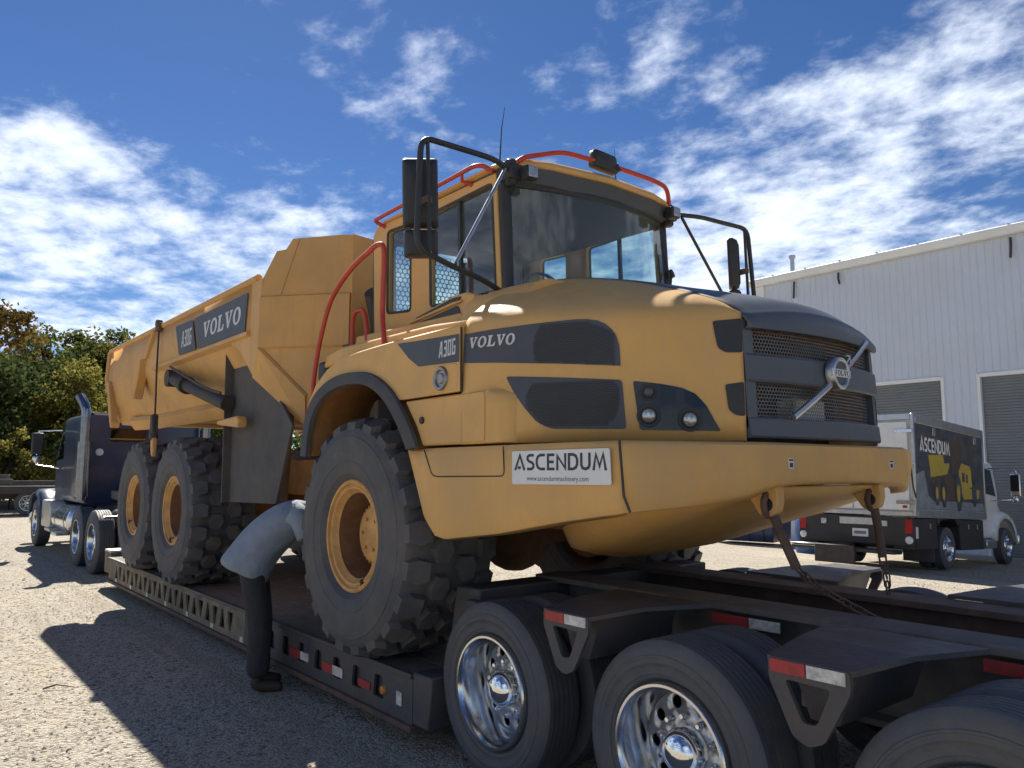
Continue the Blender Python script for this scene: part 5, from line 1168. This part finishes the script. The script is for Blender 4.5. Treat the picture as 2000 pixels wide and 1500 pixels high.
# cab
m = MB(); m.loft([[(x, a*k, b) for a, b in rounded([(-1.05,.62),(1.05,.62),(1.05,1.7),(.95,2.45),(-.95,2.45),(-1.05,1.7)], .10, 3)] for x, k in ((4.18,1),(5.4,1),(5.6,.97))]); CV = m.build('cab', 'truck_white', V, smooth=35)
m = MB(); m.loft([[(x, a, b) for a, b in rounded([(-w_,.62),(w_,.62),(w_,h_),(-w_,h_)], .2, 4)] for x, w_, h_ in ((5.55,.95,1.62),(6.2,.85,1.55),(6.75,.75,1.42),(6.95,.66,1.2))]); m.build('hood', 'truck_white', V, smooth=40)
for s in (-1, 1):
    fd = [(6.62,.50),(6.55,.86),(6.3,1.10),(5.95,1.22),(5.55,1.22),(5.2,1.10),(5.02,.9),(4.95,.6)]
    m = MB(); m.sheet([[(x,s*.6,z+.06) for x,z in fd],[(x,s*1.02,z+.05) for x,z in fd],[(x,s*1.14,z-.02) for x,z in fd],[(5.75+(x-5.75)*.86,s*1.15,.45+(z-.45)*.84) for x,z in fd]]); m.build('front_fender', 'truck_white', V, smooth=60, solid=.02)
    m = MB(); m.add([(4.5,s*1.062,1.68),(5.35,s*1.058,1.62),(5.30,s*.985,2.25),(4.5,s*.985,2.30)], [(0,1,2,3)]); m.build('door_window', 'truck_glass', CV, solid=.01)
    m = MB(); m.tube(fillet([(4.95,s*1.03,2.28),(4.95,s*1.62,2.24),(4.95,s*1.62,1.55),(4.95,s*1.05,1.50)], .06, 4), .014, 7); MV = m.build('mirror_arm', 'polished', V, smooth=50)
    m = MB(); m.box(4.90,5.02,s*1.60-.11,s*1.60+.11,1.62,2.16); m.build('mirror', 'polished', MV, bevel=.03, seg=2)
    m = MB(); m.box(4.896,4.8995,s*1.60-.085,s*1.60+.085,1.74,2.12); m.build('mirror_glass', 'black_gloss', MV)
    m = MB(); m.sphere((4.93,s*1.58,1.56), .08, 12, 8, (.5,1,1)); m.build('spot_mirror', 'polished', MV, smooth=60)
    m = MB(); m.box(4.3,5.0,min(s*.85,s*1.14),max(s*.85,s*1.14),.40,.60); m.build('cab_step', 'aluminium', V, bevel=.02)
    m = MB(); m.tube([(4.13,s*1.0,1.2),(4.13,s*1.0,2.78),(4.16,s*1.06,2.95)], .06, 14); m.build('exhaust_stack', 'polished', V, smooth=50)
m = MB(); m.box(6.9,7.1,-1.1,1.1,.45,.72); m.build('front_bumper', 'polished', V, bevel=.04, seg=2)
# tow hitch hanging mud guard at the tail
m = MB(); m.box(-.46,-.40,-.20,.62,.10,.46); m.build('hitch_guard', 'dark_steel', V, bevel=.01)

# ------------------------------------------------------------------ things further back
B_ = thing('storage_drum', 'blue plastic drum standing behind the yellow bumper, beside the service truck', 'drum', (-6.2, 15.0, gz(0, 15.0)))
m = MB(); m.lathe([(0,0),(.28,0),(.29,.03),(.295,.28),(.30,.30),(.295,.32),(.295,.60),(.30,.62),(.295,.64),(.285,.86),(.27,.88),(0,.88)], 'z', 24, (-6.2,15.0,gz(0,15.0))); m.build('drum_shell', 'blue_plastic', B_, smooth=40)
m = MB(); m.cyl((-6.1,14.9,gz(0,15)+.88),(-6.1,14.9,gz(0,15)+.90),.04,12); m.build('drum_bung', 'black_plastic', B_)
DM = thing('dumpster', 'dark blue steel dumpster standing by the corner of the workshop building', 'dumpster', (-9.4, 17.2, gz(0, 17.2)), (0, 0, R_(12)), world=False)
m = MB(); m.hexa([(-1.0,-.75,.12),(1.0,-.75,.12),(1.0,.75,.12),(-1.0,.75,.12)], [(-1.05,-.9,1.25),(1.05,-.9,1.25),(1.05,.85,1.55),(-1.05,.85,1.55)]); m.build('bin_body', 'semi_blue', DM, bevel=.02)
for x in (-.7,-.25,.25,.7): m = MB(); m.hexa([(x-.04,-.80,.15),(x+.04,-.80,.15),(x+.04,-.74,.15),(x-.04,-.74,.15)], [(x-.04,-.95,1.22),(x+.04,-.95,1.22),(x+.04,-.89,1.22),(x-.04,-.89,1.22)]); m.build('stiffener', 'semi_blue', DM)
for x in (-.52,.52): m = MB(); m.hexa([(x-.5,-.93,1.26),(x+.5,-.93,1.26),(x+.5,.86,1.56),(x-.5,.86,1.56)], [(x-.5,-.93,1.31),(x+.5,-.93,1.31),(x+.5,.86,1.61),(x-.5,.86,1.61)]); m.build('lid', 'black_plastic', DM, bevel=.015)
# parked flatbed trailer far left
FT = thing('flatbed_trailer', 'low dark equipment trailer parked in front of the trees', 'trailer', (-30.6, -1.6, 0), (0,0,R_(72)), world=False)
m = MB(); m.box(-4.5,4.5,-1.2,1.2,.92,1.06); m.build('deck', 'trailer_black', FT, bevel=.01)
m = MB(); m.box(-4.5,4.5,-1.22,-1.205,.80,1.08); m.box(-4.5,4.5,1.205,1.22,.80,1.08); m.box(-4.3,4.3,-.5,-.4,.6,.92); m.box(-4.3,4.3,.4,.5,.6,.92); m.build('frame', 'dark_steel', FT)
for x in (-2.9,-1.8,2.4,3.4):
    for s in (-1, 1): place_wheel(FT, (x, s*1.0, .46), s, 33*x, dual=False, R=.95)
for k, (x, y, z, l, a) in enumerate(((-1.2,.1,1.16,3.2,4),(.4,-.3,1.24,2.6,-7),(1.8,.2,1.17,2.8,10),(0,.4,1.40,2.9,-3))):
    m = MB(); m.box(-l/2,l/2,-.14,.14,-.10,.10); o = m.build('timber', 'deck_wood', None, bevel=.01); o.location = (x,y,z); o.parent = FT; o.rotation_euler = (0,0,R_(a))
for o in (tyreT, wheelT, faceT, capT, nutT, inT, semiT): bpy.data.objects.remove(o)
# ------------------------------------------------------------------ white metal building
YB = 21.0; ZB = gz(0, 21.0)
BL = thing('metal_building', 'tall white metal clad workshop building with grey roller doors', 'building', (6, YB, ZB))
X0, X1, ZT = -11.3, 22.0, 8.62
DOORS = [(-9.3,-5.05,4.40),(-3.95,1.2,4.40),(2.6,7.8,4.40),(9.4,14.6,4.40)]
def wall_panels():
    """ribbed cladding sheets, one object each, broken round the door openings"""
    pw = .92; x = X0; first = {}
    def sheet(x0, x1, z0, z1):
        key = (round(x1-x0, 3), round(z1-z0, 3))
        if key in first:
            o = first[key].copy(); COL.objects.link(o)
        else:
            m = MB(); wd = x1-x0; pts = [(0,0)]; n = max(1, int(round(wd/.23))); st = wd/n
            for i in range(n):
                a = i*st; pts += [(a+st*.40,0),(a+st*.46,-.018),(a+st*.58,-.018),(a+st*.64,0)]
            pts.append((wd,0)); 
            m.sheet([[(a,d,0) for a, d in pts],[(a,d,z1-z0) for a, d in pts]]); o = m.build('wall_panel', 'wall_white', None, fix=False); first[key] = o
        o.parent = BL; o.location = Vector((x0, YB, z0)) - ORIGIN[BL.name]
    edges = sorted(set([X0, X1] + [e for d in DOORS for e in d[:2]]))
    for a, b in zip(edges, edges[1:]):
        n = max(1, int(round((b-a)/pw))); dr = [d for d in DOORS if d[0] <= (a+b)/2 <= d[1]]
        for i in range(n): sheet(a+(b-a)*i/n, a+(b-a)*(i+1)/n, dr[0][2] if dr else ZB-.1, ZT)
wall_panels()
m = MB(); m.box(X0+.02,X1,YB+.2,YB+18,ZB-.1,ZT-.1); m.build('building_shell', 'wall_white', BL)
m = MB(); m.prism([(YB-.25,ZT-.02),(YB+9,ZT+1.5),(YB+18.2,ZT-.02),(YB+18.2,ZT+.08),(YB+9,ZT+1.62),(YB-.25,ZT+.08)], X0-.15, X1+.1, 'x'); m.build('roof', 'trim_white', BL)
m = MB(); m.prism([(YB-.02,ZT-.16),(YB-.20,ZT-.16),(YB-.26,ZT+.02),(YB-.26,ZT+.10),(YB-.02,ZT+.10)], X0-.2, X1, 'x'); m.build('eave_gutter', 'trim_white', BL, bevel=.02)
m = MB(); m.box(X0-.06,X0+.30,YB-.045,YB+.3,ZB-.1,ZT-.16); m.build('corner_trim', 'trim_white', BL, bevel=.01)
for k, x in enumerate((-9.75,-8.1,-2.9,4.5)):
    m = MB(); m.tube([(x,YB-.06,ZT-.25),(x+.02,YB-.12,ZT-.45),(x+(.05 if k % 2 else -.02),YB-.10,ZT-.85+.2*(k % 2))], .035, 6); m.build('gutter_outlet', 'dark_steel', BL)
for k in range(26):
    m = MB(); x = X0 + .8 + k*1.27; m.box(x-.03,x+.03,YB-.24,YB-.18,ZT+.10,ZT+.135); m.build('roof_clip', 'vent_metal', BL)
m = MB(); m.cyl((-11.0,YB+2.0,ZT+.1),(-11.0,YB+2.0,ZT+1.25),.085,14); m.cyl((-11.0,YB+2.0,ZT+1.25),(-11.0,YB+2.0,ZT+1.36),.13,14); m.build('vent_pipe', 'vent_metal', BL, smooth=40)
slat = None
for a, b, zt in DOORS:
    m = MB(); m.box(a-.10,a,YB-.05,YB+.12,ZB-.1,zt+.10); m.box(b,b+.10,YB-.05,YB+.12,ZB-.1,zt+.10); m.box(a,b,YB-.05,YB+.12,zt,zt+.12); fr = m.build('door_frame', 'trim_white', BL, bevel=.008)
    n = 60; hgt = (zt-ZB)/n; me_ = None
    for i in range(n):
        if me_ is None:
            s_ = MB(); s_.loft([[(x,0,.004),(x,-.012,.014),(x,-.015,hgt*.5),(x,-.012,hgt-.014),(x,0,hgt-.004)] for x in (0,b-a)], ring_closed=False); o = s_.build('door_slat', 'door_grey', BL); me_ = o
        else:
            o = me_.copy(); COL.objects.link(o)
        o.parent = BL; o.location = Vector((a,YB+.09,ZB+i*hgt)) - ORIGIN[BL.name]
    m = MB(); m.box(a,b,YB+.095,YB+.11,ZB-.1,zt); m.build('door_backing', 'door_grey', BL)

# ------------------------------------------------------------------ trees
def leaf_material(name, a, b, c):
    m = bpy.data.materials.new(name); m.use_nodes = True; t = m.node_tree; L = t.links.new
    for n in list(t.nodes): t.nodes.remove(n)
    o = t.nodes.new('ShaderNodeOutputMaterial'); g = t.nodes.new('ShaderNodeNewGeometry'); r = t.nodes.new('ShaderNodeValToRGB')
    e = r.color_ramp.elements; e[0].color = (*a,1); e[1].color = (*c,1); k = e.new(.5); k.color = (*b,1); L(g.outputs['Random Per Island'], r.inputs[0])
    d = t.nodes.new('ShaderNodeBsdfDiffuse'); tl = t.nodes.new('ShaderNodeBsdfTranslucent'); mx = t.nodes.new('ShaderNodeMixShader'); mx.inputs[0].default_value = .42
    L(r.outputs[0], d.inputs[0]); L(r.outputs[0], tl.inputs[0]); L(d.outputs[0], mx.inputs[1]); L(tl.outputs[0], mx.inputs[2]); L(mx.outputs[0], o.inputs[0]); MATS[name] = m
leaf_material('leaf_dark', (0.037,0.057,0.022), (0.065,0.092,0.033), (0.106,0.125,0.043))
leaf_material('leaf_green', (0.062,0.090,0.027), (0.106,0.131,0.037), (0.163,0.169,0.050))
leaf_material('leaf_yellow', (.13,.14,.035), (.22,.205,.05), (.32,.27,.075))
leaf_material('leaf_brown', (0.069,0.050,0.020), (0.125,0.088,0.027), (0.188,0.125,0.037))
leaf_material('leaf_red', (0.112,0.035,0.020), (0.163,0.056,0.025), (0.213,0.094,0.035))
leaf_material('leaf_olive', (0.062,0.073,0.020), (0.125,0.119,0.030), (0.213,0.163,0.037))
def tree(label, x, y, h, r, crown_z, leaf, seed, n_clump=60, leaves=110, size=.20, sq=1.0, trunk_r=.16, group='trees along the edge of the yard', cat='tree', sparse=1.0, name='tree'):
    rnd = random.Random(seed); root = thing(name, label, cat, (x, y, gz(x, y)-.05), group=group, world=False)
    z0, z1 = crown_z; cl = []
    for i in range(n_clump):
        while True:
            a, b, c = rnd.uniform(-1,1), rnd.uniform(-1,1), rnd.uniform(-1,1)
            d = a*a+b*b+c*c
            if d < 1 and (d > .25 or rnd.random() < .3): break
        wob = 1 + .25*noise.noise(Vector((a*2+seed, b*2, c*2)))
        cl.append(Vector((a*r*wob, b*r*wob, (z0+z1)/2 + c*(z1-z0)/2*wob*sq)))
    vs = []; fs = []
    for c in cl:
        cr = r*rnd.uniform(.16,.34)*sparse
        for k in range(leaves):
            d = Vector((rnd.gauss(0,1), rnd.gauss(0,1), rnd.gauss(0,.75))); d = d.normalized() * cr * rnd.random()**.45
            p = c + d; n1 = Vector((rnd.gauss(0,1), rnd.gauss(0,1), rnd.gauss(.4,1))).normalized(); t1 = n1.orthogonal().normalized(); t1 = Matrix.Rotation(rnd.uniform(0,6.28), 3, n1) @ t1; t2 = n1.cross(t1)
            s_ = size*rnd.uniform(.55,1.25); q = len(vs)
            vs += [p - t1*s_*.5, p + t2*s_*.32, p + t1*s_*.55, p - t2*s_*.32]; fs.append((q,q+1,q+2,q+3))
    mb = MB(); mb.v = vs; mb.f = fs; mb.build('crown', leaf, root, fix=False)
    tb = MB(); top = Vector((rnd.uniform(-.3,.3), rnd.uniform(-.3,.3), z1*.86)); mid = Vector((rnd.uniform(-.25,.25), rnd.uniform(-.25,.25), z0))
    tp = arcpts([(0,0,-.2),(0,0,z0*.4),mid,top], 4); tb.tube(tp, [trunk_r*(1.25-.95*i/(len(tp)-1)) for i in range(len(tp))], 8)
    for c in cl[:: max(1, len(cl)//26)]:
        k = rnd.uniform(.25,.75); st = mid.lerp(top, k) if c.z > mid.z else mid
        tb.tube([st, st.lerp(c,.5) + Vector((0,0,.12*r)), c], [trunk_r*.42, trunk_r*.24, trunk_r*.07], 5)
    tb.build('trunk', 'bark', root, smooth=60); return root
tree('brown leaved oak whose branches reach in at the edge of the yard', -21.6, -3.5, 8, 2.55, (4.4, 7.3), 'leaf_brown', 3, 80, 190, .17, trunk_r=.2)
tree('dark dense evergreen behind the parked flatbed trailer', -38.4, -1.6, 7, 4.4, (.6, 7.2), 'leaf_dark', 5, 110, 150, .28, trunk_r=.3)
tree('dark evergreen standing between the oak and the yellow tree', -43.0, 1.9, 8, 3.6, (.8, 7.9), 'leaf_dark', 6, 100, 140, .28, trunk_r=.3)
tree('broad olive green tree rising behind the yellow autumn tree', -49.0, 4.2, 10, 3.4, (3.2, 10.2), 'leaf_green', 8, 95, 130, .28, trunk_r=.3)
tree('round topped green tree next to the airy tree', -49.0, 6.6, 10, 3.2, (3.2, 10.3), 'leaf_green', 9, 80, 130, .28, trunk_r=.3)
tree('airy thin tree with open branches above the dump body tail', -45.0, 7.9, 10, 2.7, (5.6, 10.2), 'leaf_olive', 12, 46, 60, .24, trunk_r=.2, sparse=.8)
tree('yellow green autumn tree behind the semi tractor cab', -38.0, 3.7, 7, 2.6, (1.2, 7.0), 'leaf_yellow', 15, 100, 170, .19, trunk_r=.16)
tree('reddish leaved tree between the dark evergreen and the olive tree', -47.5, 3.0, 8, 2.0, (5.0, 8.6), 'leaf_red', 16, 46, 90, .25, trunk_r=.14)
tree('green tree hidden mostly by the dump body tail', -44.0, 11.5, 8, 3.6, (1.4, 8.2), 'leaf_green', 21, 80, 110, .28, trunk_r=.24)
tree('olive green tree beyond the sleeper of the semi tractor', -42.0, 8.0, 7, 3.0, (1.4, 6.6), 'leaf_olive', 23, 80, 120, .25, trunk_r=.2)
tree('low yellow bush at the foot of the dark evergreen', -34.2, .5, 3, 1.5, (.2, 3.3), 'leaf_yellow', 31, 46, 120, .16, trunk_r=.06, group='bushes along the edge of the yard', cat='bush', name='bush')
tree('olive brown bush behind the flatbed trailer', -35.0, -2.0, 3, 2.0, (.2, 3.1), 'leaf_olive', 33, 46, 120, .17, trunk_r=.06, group='bushes along the edge of the yard', cat='bush', name='bush')
tree('green bush behind the semi tractor hood', -36.0, 2.4, 3, 1.8, (.2, 2.8), 'leaf_green', 35, 46, 110, .17, trunk_r=.06, group='bushes along the edge of the yard', cat='bush', name='bush')
# far wood that closes the yard off behind the trees
rnd = random.Random(77); vs = []; fs = []
for i in range(760):
    t = rnd.random(); cx, cy = -64 + 6*rnd.random() + 90*max(0,t-.45)**1.5, -34 + 150*t; ht = 5.2 + 3*noise.noise(Vector((cx*.1, cy*.13, 2)))
    c = Vector((cx, cy, rnd.uniform(.5, ht)))
    for k in range(70):
        p_ = c + Vector((rnd.gauss(0,1.1), rnd.gauss(0,1.1), rnd.gauss(0,.9))); n1 = Vector((rnd.gauss(0,1), rnd.gauss(0,1), rnd.gauss(0,1))).normalized(); a = n1.orthogonal().normalized(); b = n1.cross(a); s_ = rnd.uniform(.3,.65); q = len(vs)
        vs += [p_-a*s_*.5, p_+b*s_*.35, p_+a*s_*.5, p_-b*s_*.35]; fs.append((q,q+1,q+2,q+3))
mb = MB(); mb.v = vs; mb.f = fs; o = mb.build('far_wood', 'leaf_dark', fix=False); tag(o, 'dark wood that closes the yard off behind the trees', 'woodland', kind='stuff')

# ------------------------------------------------------------------ person bending over the trailer deck
def skin_mesh(name, verts, edges, radii, mat, parent, root=0, sub=2):
    me = bpy.data.meshes.new(name); me.from_pydata(verts, edges, []); o = bpy.data.objects.new(name, me); COL.objects.link(o)
    sk = o.modifiers.new('skin', 'SKIN'); sk.use_smooth_shade = True
    for i, r in enumerate(radii):
        v = me.skin_vertices[0].data[i]; v.radius = r if isinstance(r, tuple) else (r, r); v.use_root = (i == root)
    sb = o.modifiers.new('smooth', 'SUBSURF'); sb.levels = sub; sb.render_levels = sub
    me.materials.append(MATS[mat]); attach(o, parent); return o
PN = thing('person', 'person in a grey blue shirt bending over the trailer deck', 'person', (-1.29, -1.51, 0))
F = Vector((.52, .85, 0)).normalized(); Rr = Vector((F.y, -F.x, 0))      # faces the trailer
P0 = Vector((-1.29, -1.51, 0))
def pt(f, r, z): return P0 + F*f + Rr*r + Vector((0,0,z))
hipL, hipR = pt(-.08,-.10,.90), pt(-.08,.10,.90)
kneeL, kneeR = pt(-.03,-.12,.50), pt(-.0,.12,.50); ankL, ankR = pt(-.05,-.12,.10), pt(.0,.13,.10)
pel = pt(-.08,0,.96); wst = pt(.02,0,1.13); chs = pt(.18,0,1.29); nck = pt(.36,0,1.34); hd = pt(.49,.0,1.27)
shL, shR = pt(.29,-.18,1.33), pt(.29,.18,1.33); elL, elR = pt(.40,-.24,1.07), pt(.40,.24,1.07); wrL, wrR = pt(.58,-.18,.88), pt(.56,.20,.86)
haL, haR = pt(.66,-.16,.84), pt(.64,.19,.81)
verts = [pel,wst,chs,nck,hd,shL,elL,wrL,haL,shR,elR,wrR,haR,hipL,kneeL,ankL,hipR,kneeR,ankR]
edges = [(0,1),(1,2),(2,3),(3,4),(2,5),(5,6),(6,7),(7,8),(2,9),(9,10),(10,11),(11,12),(0,13),(13,14),(14,15),(0,16),(16,17),(17,18)]
rad = [.10,.095,.095,.052,.095,.05,.043,.031,.042,.05,.043,.031,.042,.08,.06,.042,.08,.06,.042]
for base, wr, sd in ((8,haL,-1),(12,haR,1)):            # five fingers each, curled down to the deck
    for k in range(5):
        a = wr + (Rr*(.032*(k-1.6)) if k < 4 else Rr*(-sd*.05)) + F*(.03 if k < 4 else .0)
        ln = (.040,.046,.044,.034,.034)[k]
        b = a + F*ln + Vector((0,0,-.012)); c = b + F*ln*.5 + Vector((0,0,-.03)); i0 = len(verts)
        verts += [a, b, c]; edges += [(base, i0), (i0, i0+1), (i0+1, i0+2)]; rad += [.011,.0095,.008]
skin_mesh('body', [tuple(v) for v in verts], edges, rad, 'skin', PN)
# the shirt: rings along the bent trunk, loose at the hem, and two short sleeves
ax = [(pt(-.16,0,.88),.215,.20),(pt(-.14,0,.94),.215,.195),(pt(-.08,0,1.05),.205,.175),(pt(.0,0,1.16),.20,.165),(pt(.09,0,1.245),.21,.16),(pt(.18,0,1.305),.22,.155),(pt(.27,0,1.335),.18,.13),(pt(.335,0,1.345),.09,.09),(pt(.36,0,1.345),.078,.078)]
m = MB(); rings = []
for i, (c, rw, rt) in enumerate(ax):
    d = (ax[min(i+1,len(ax)-1)][0] - ax[max(i-1,0)][0]).normalized(); n3 = Rr.cross(d).normalized(); ring_ = []
    for j in range(28):
        t = 2*math.pi*j/28; fold = 1 + .06*math.sin(3*t+i*.9) * (1 - i/9) + .04*math.sin(8*t-i*1.6)
        sag = Vector((0,0,-.05*max(0,-math.cos(t))*(1-abs(i-2)/6))) if i < 7 else Vector((0,0,0))
        ring_.append(c + Rr*rw*math.sin(t)*fold + n3*rt*math.cos(t)*fold + sag)
    rings.append(ring_)
m.loft(rings); SHI = m.build('shirt', 'shirt', PN, smooth=180)
SHI.modifiers.new('smooth', 'SUBSURF').levels = 1
for sh, el in ((shL, elL), (shR, elR)):
    m = MB(); d = el - sh; m.tube([sh - d*.12 - F*.05, sh + d*.05, sh + d*.35, sh + d*.60, sh + d*.63], [.095,.095,.088,.085,.070], 14); m.build('sleeve', 'shirt', PN, smooth=180)
skin_mesh('trousers', [tuple(v) for v in (pt(-.09,0,.93), hipL, kneeL, ankL + Vector((0,0,-.01)), hipR, kneeR, ankR + Vector((0,0,-.01)))], [(0,1),(1,2),(2,3),(0,4),(4,5),(5,6)], [(.10,.09),.102,.095,.095,.102,.095,.095], 'trousers', PN)
for a in (ankL, ankR): skin_mesh('boot', [tuple(a + Vector((0,0,.04))), tuple(a + Vector((0,0,-.045)) - F*.02), tuple(a + F*.10 + Vector((0,0,-.058))), tuple(a + F*.19 + Vector((0,0,-.066)))], [(0,1),(1,2),(2,3)], [.062,.058,.048,.036], 'boot', PN, root=0)
m = MB(); m.sphere(hd + Vector((0,0,.025)) - F*.012, .108, 16, 12, (1,1,1.05)); hr = m.build('hair', 'hair', PN, smooth=180)
# chain heap and a grey steel block lying on the deck behind the front wheel
CB_ = thing('steel_block', 'small grey steel block lying on the trailer deck in front of the bending person', 'block', (-1.3, -.55, .4475))
m = MB(); m.box(-1.50,-1.12,-.62,-.50,.448,.55); m.build('block_body', 'aluminium', CB_, bevel=.01)
m = MB(); m.box(-1.40,-1.22,-.63,-.621,.47,.53); m.build('block_plate', 'dark_steel', CB_)
# ------------------------------------------------------------------ loose stones and twigs on the yard
rnd = random.Random(11); mb = MB()
def scatter(x0, x1, y0, y1, n, a, b):
    for i in range(n):
        x, y = rnd.uniform(x0,x1), rnd.uniform(y0,y1); r = a + (b-a)*rnd.random()**4; z = gz(x,y) + r*.15
        R0 = Matrix.Rotation(rnd.uniform(0,6.28), 3, 'Z'); sx, sy, sz = rnd.uniform(.7,1.4), rnd.uniform(.6,1.1), rnd.uniform(.4,.8)
        pts = [Vector((sx,0,0)),Vector((.3*sx,sy*.9,.1)),Vector((-.8*sx,.6*sy,0)),Vector((-.9*sx,-.5*sy,.1)),Vector((.3*sx,-sy,0)),Vector((.1,.1,sz))]
        mb.add([R0 @ p_*r + Vector((x,y,z)) for p_ in pts], [(0,1,5),(1,2,5),(2,3,5),(3,4,5),(4,0,5)])
scatter(-9,2.0,-5.2,-1.5,9000,.003,.016); scatter(-18,-8,-6,-1.4,2500,.006,.025); scatter(-4,6,2,18,2600,.008,.03)
o = mb.build('loose_gravel', 'stone', fix=False); tag(o, 'loose pale stones scattered over the gravel yard', 'gravel', kind='stuff')
for k, (x, y, ang, ln, lab) in enumerate(((-3.6,-3.05,20,.34,'curved dry twig just outside the dump body shadow'),(-2.2,-2.75,65,.22,'short dry twig at the edge of the cab shadow'),(-10.5,-2.7,30,.5,'long dark stick on the gravel beside the semi tractor'))):
    d = Vector((math.cos(R_(ang)), math.sin(R_(ang)), 0)); c = Vector((x,y,.018)); e = d.orthogonal()*.02
    m = MB(); m.tube([c-d*ln/2, c-d*ln*.1+Vector((0,0,.02))+Vector((-d.y,d.x,0))*.02, c+d*ln/2], [.006,.006,.002], 5)
    o = m.build('twig', 'twig', smooth=60); tag(o, lab, 'twig', 'twigs on the gravel')
for coll in (bpy.data.meshes,):
    for me in [q for q in coll if q.users == 0]: coll.remove(me)
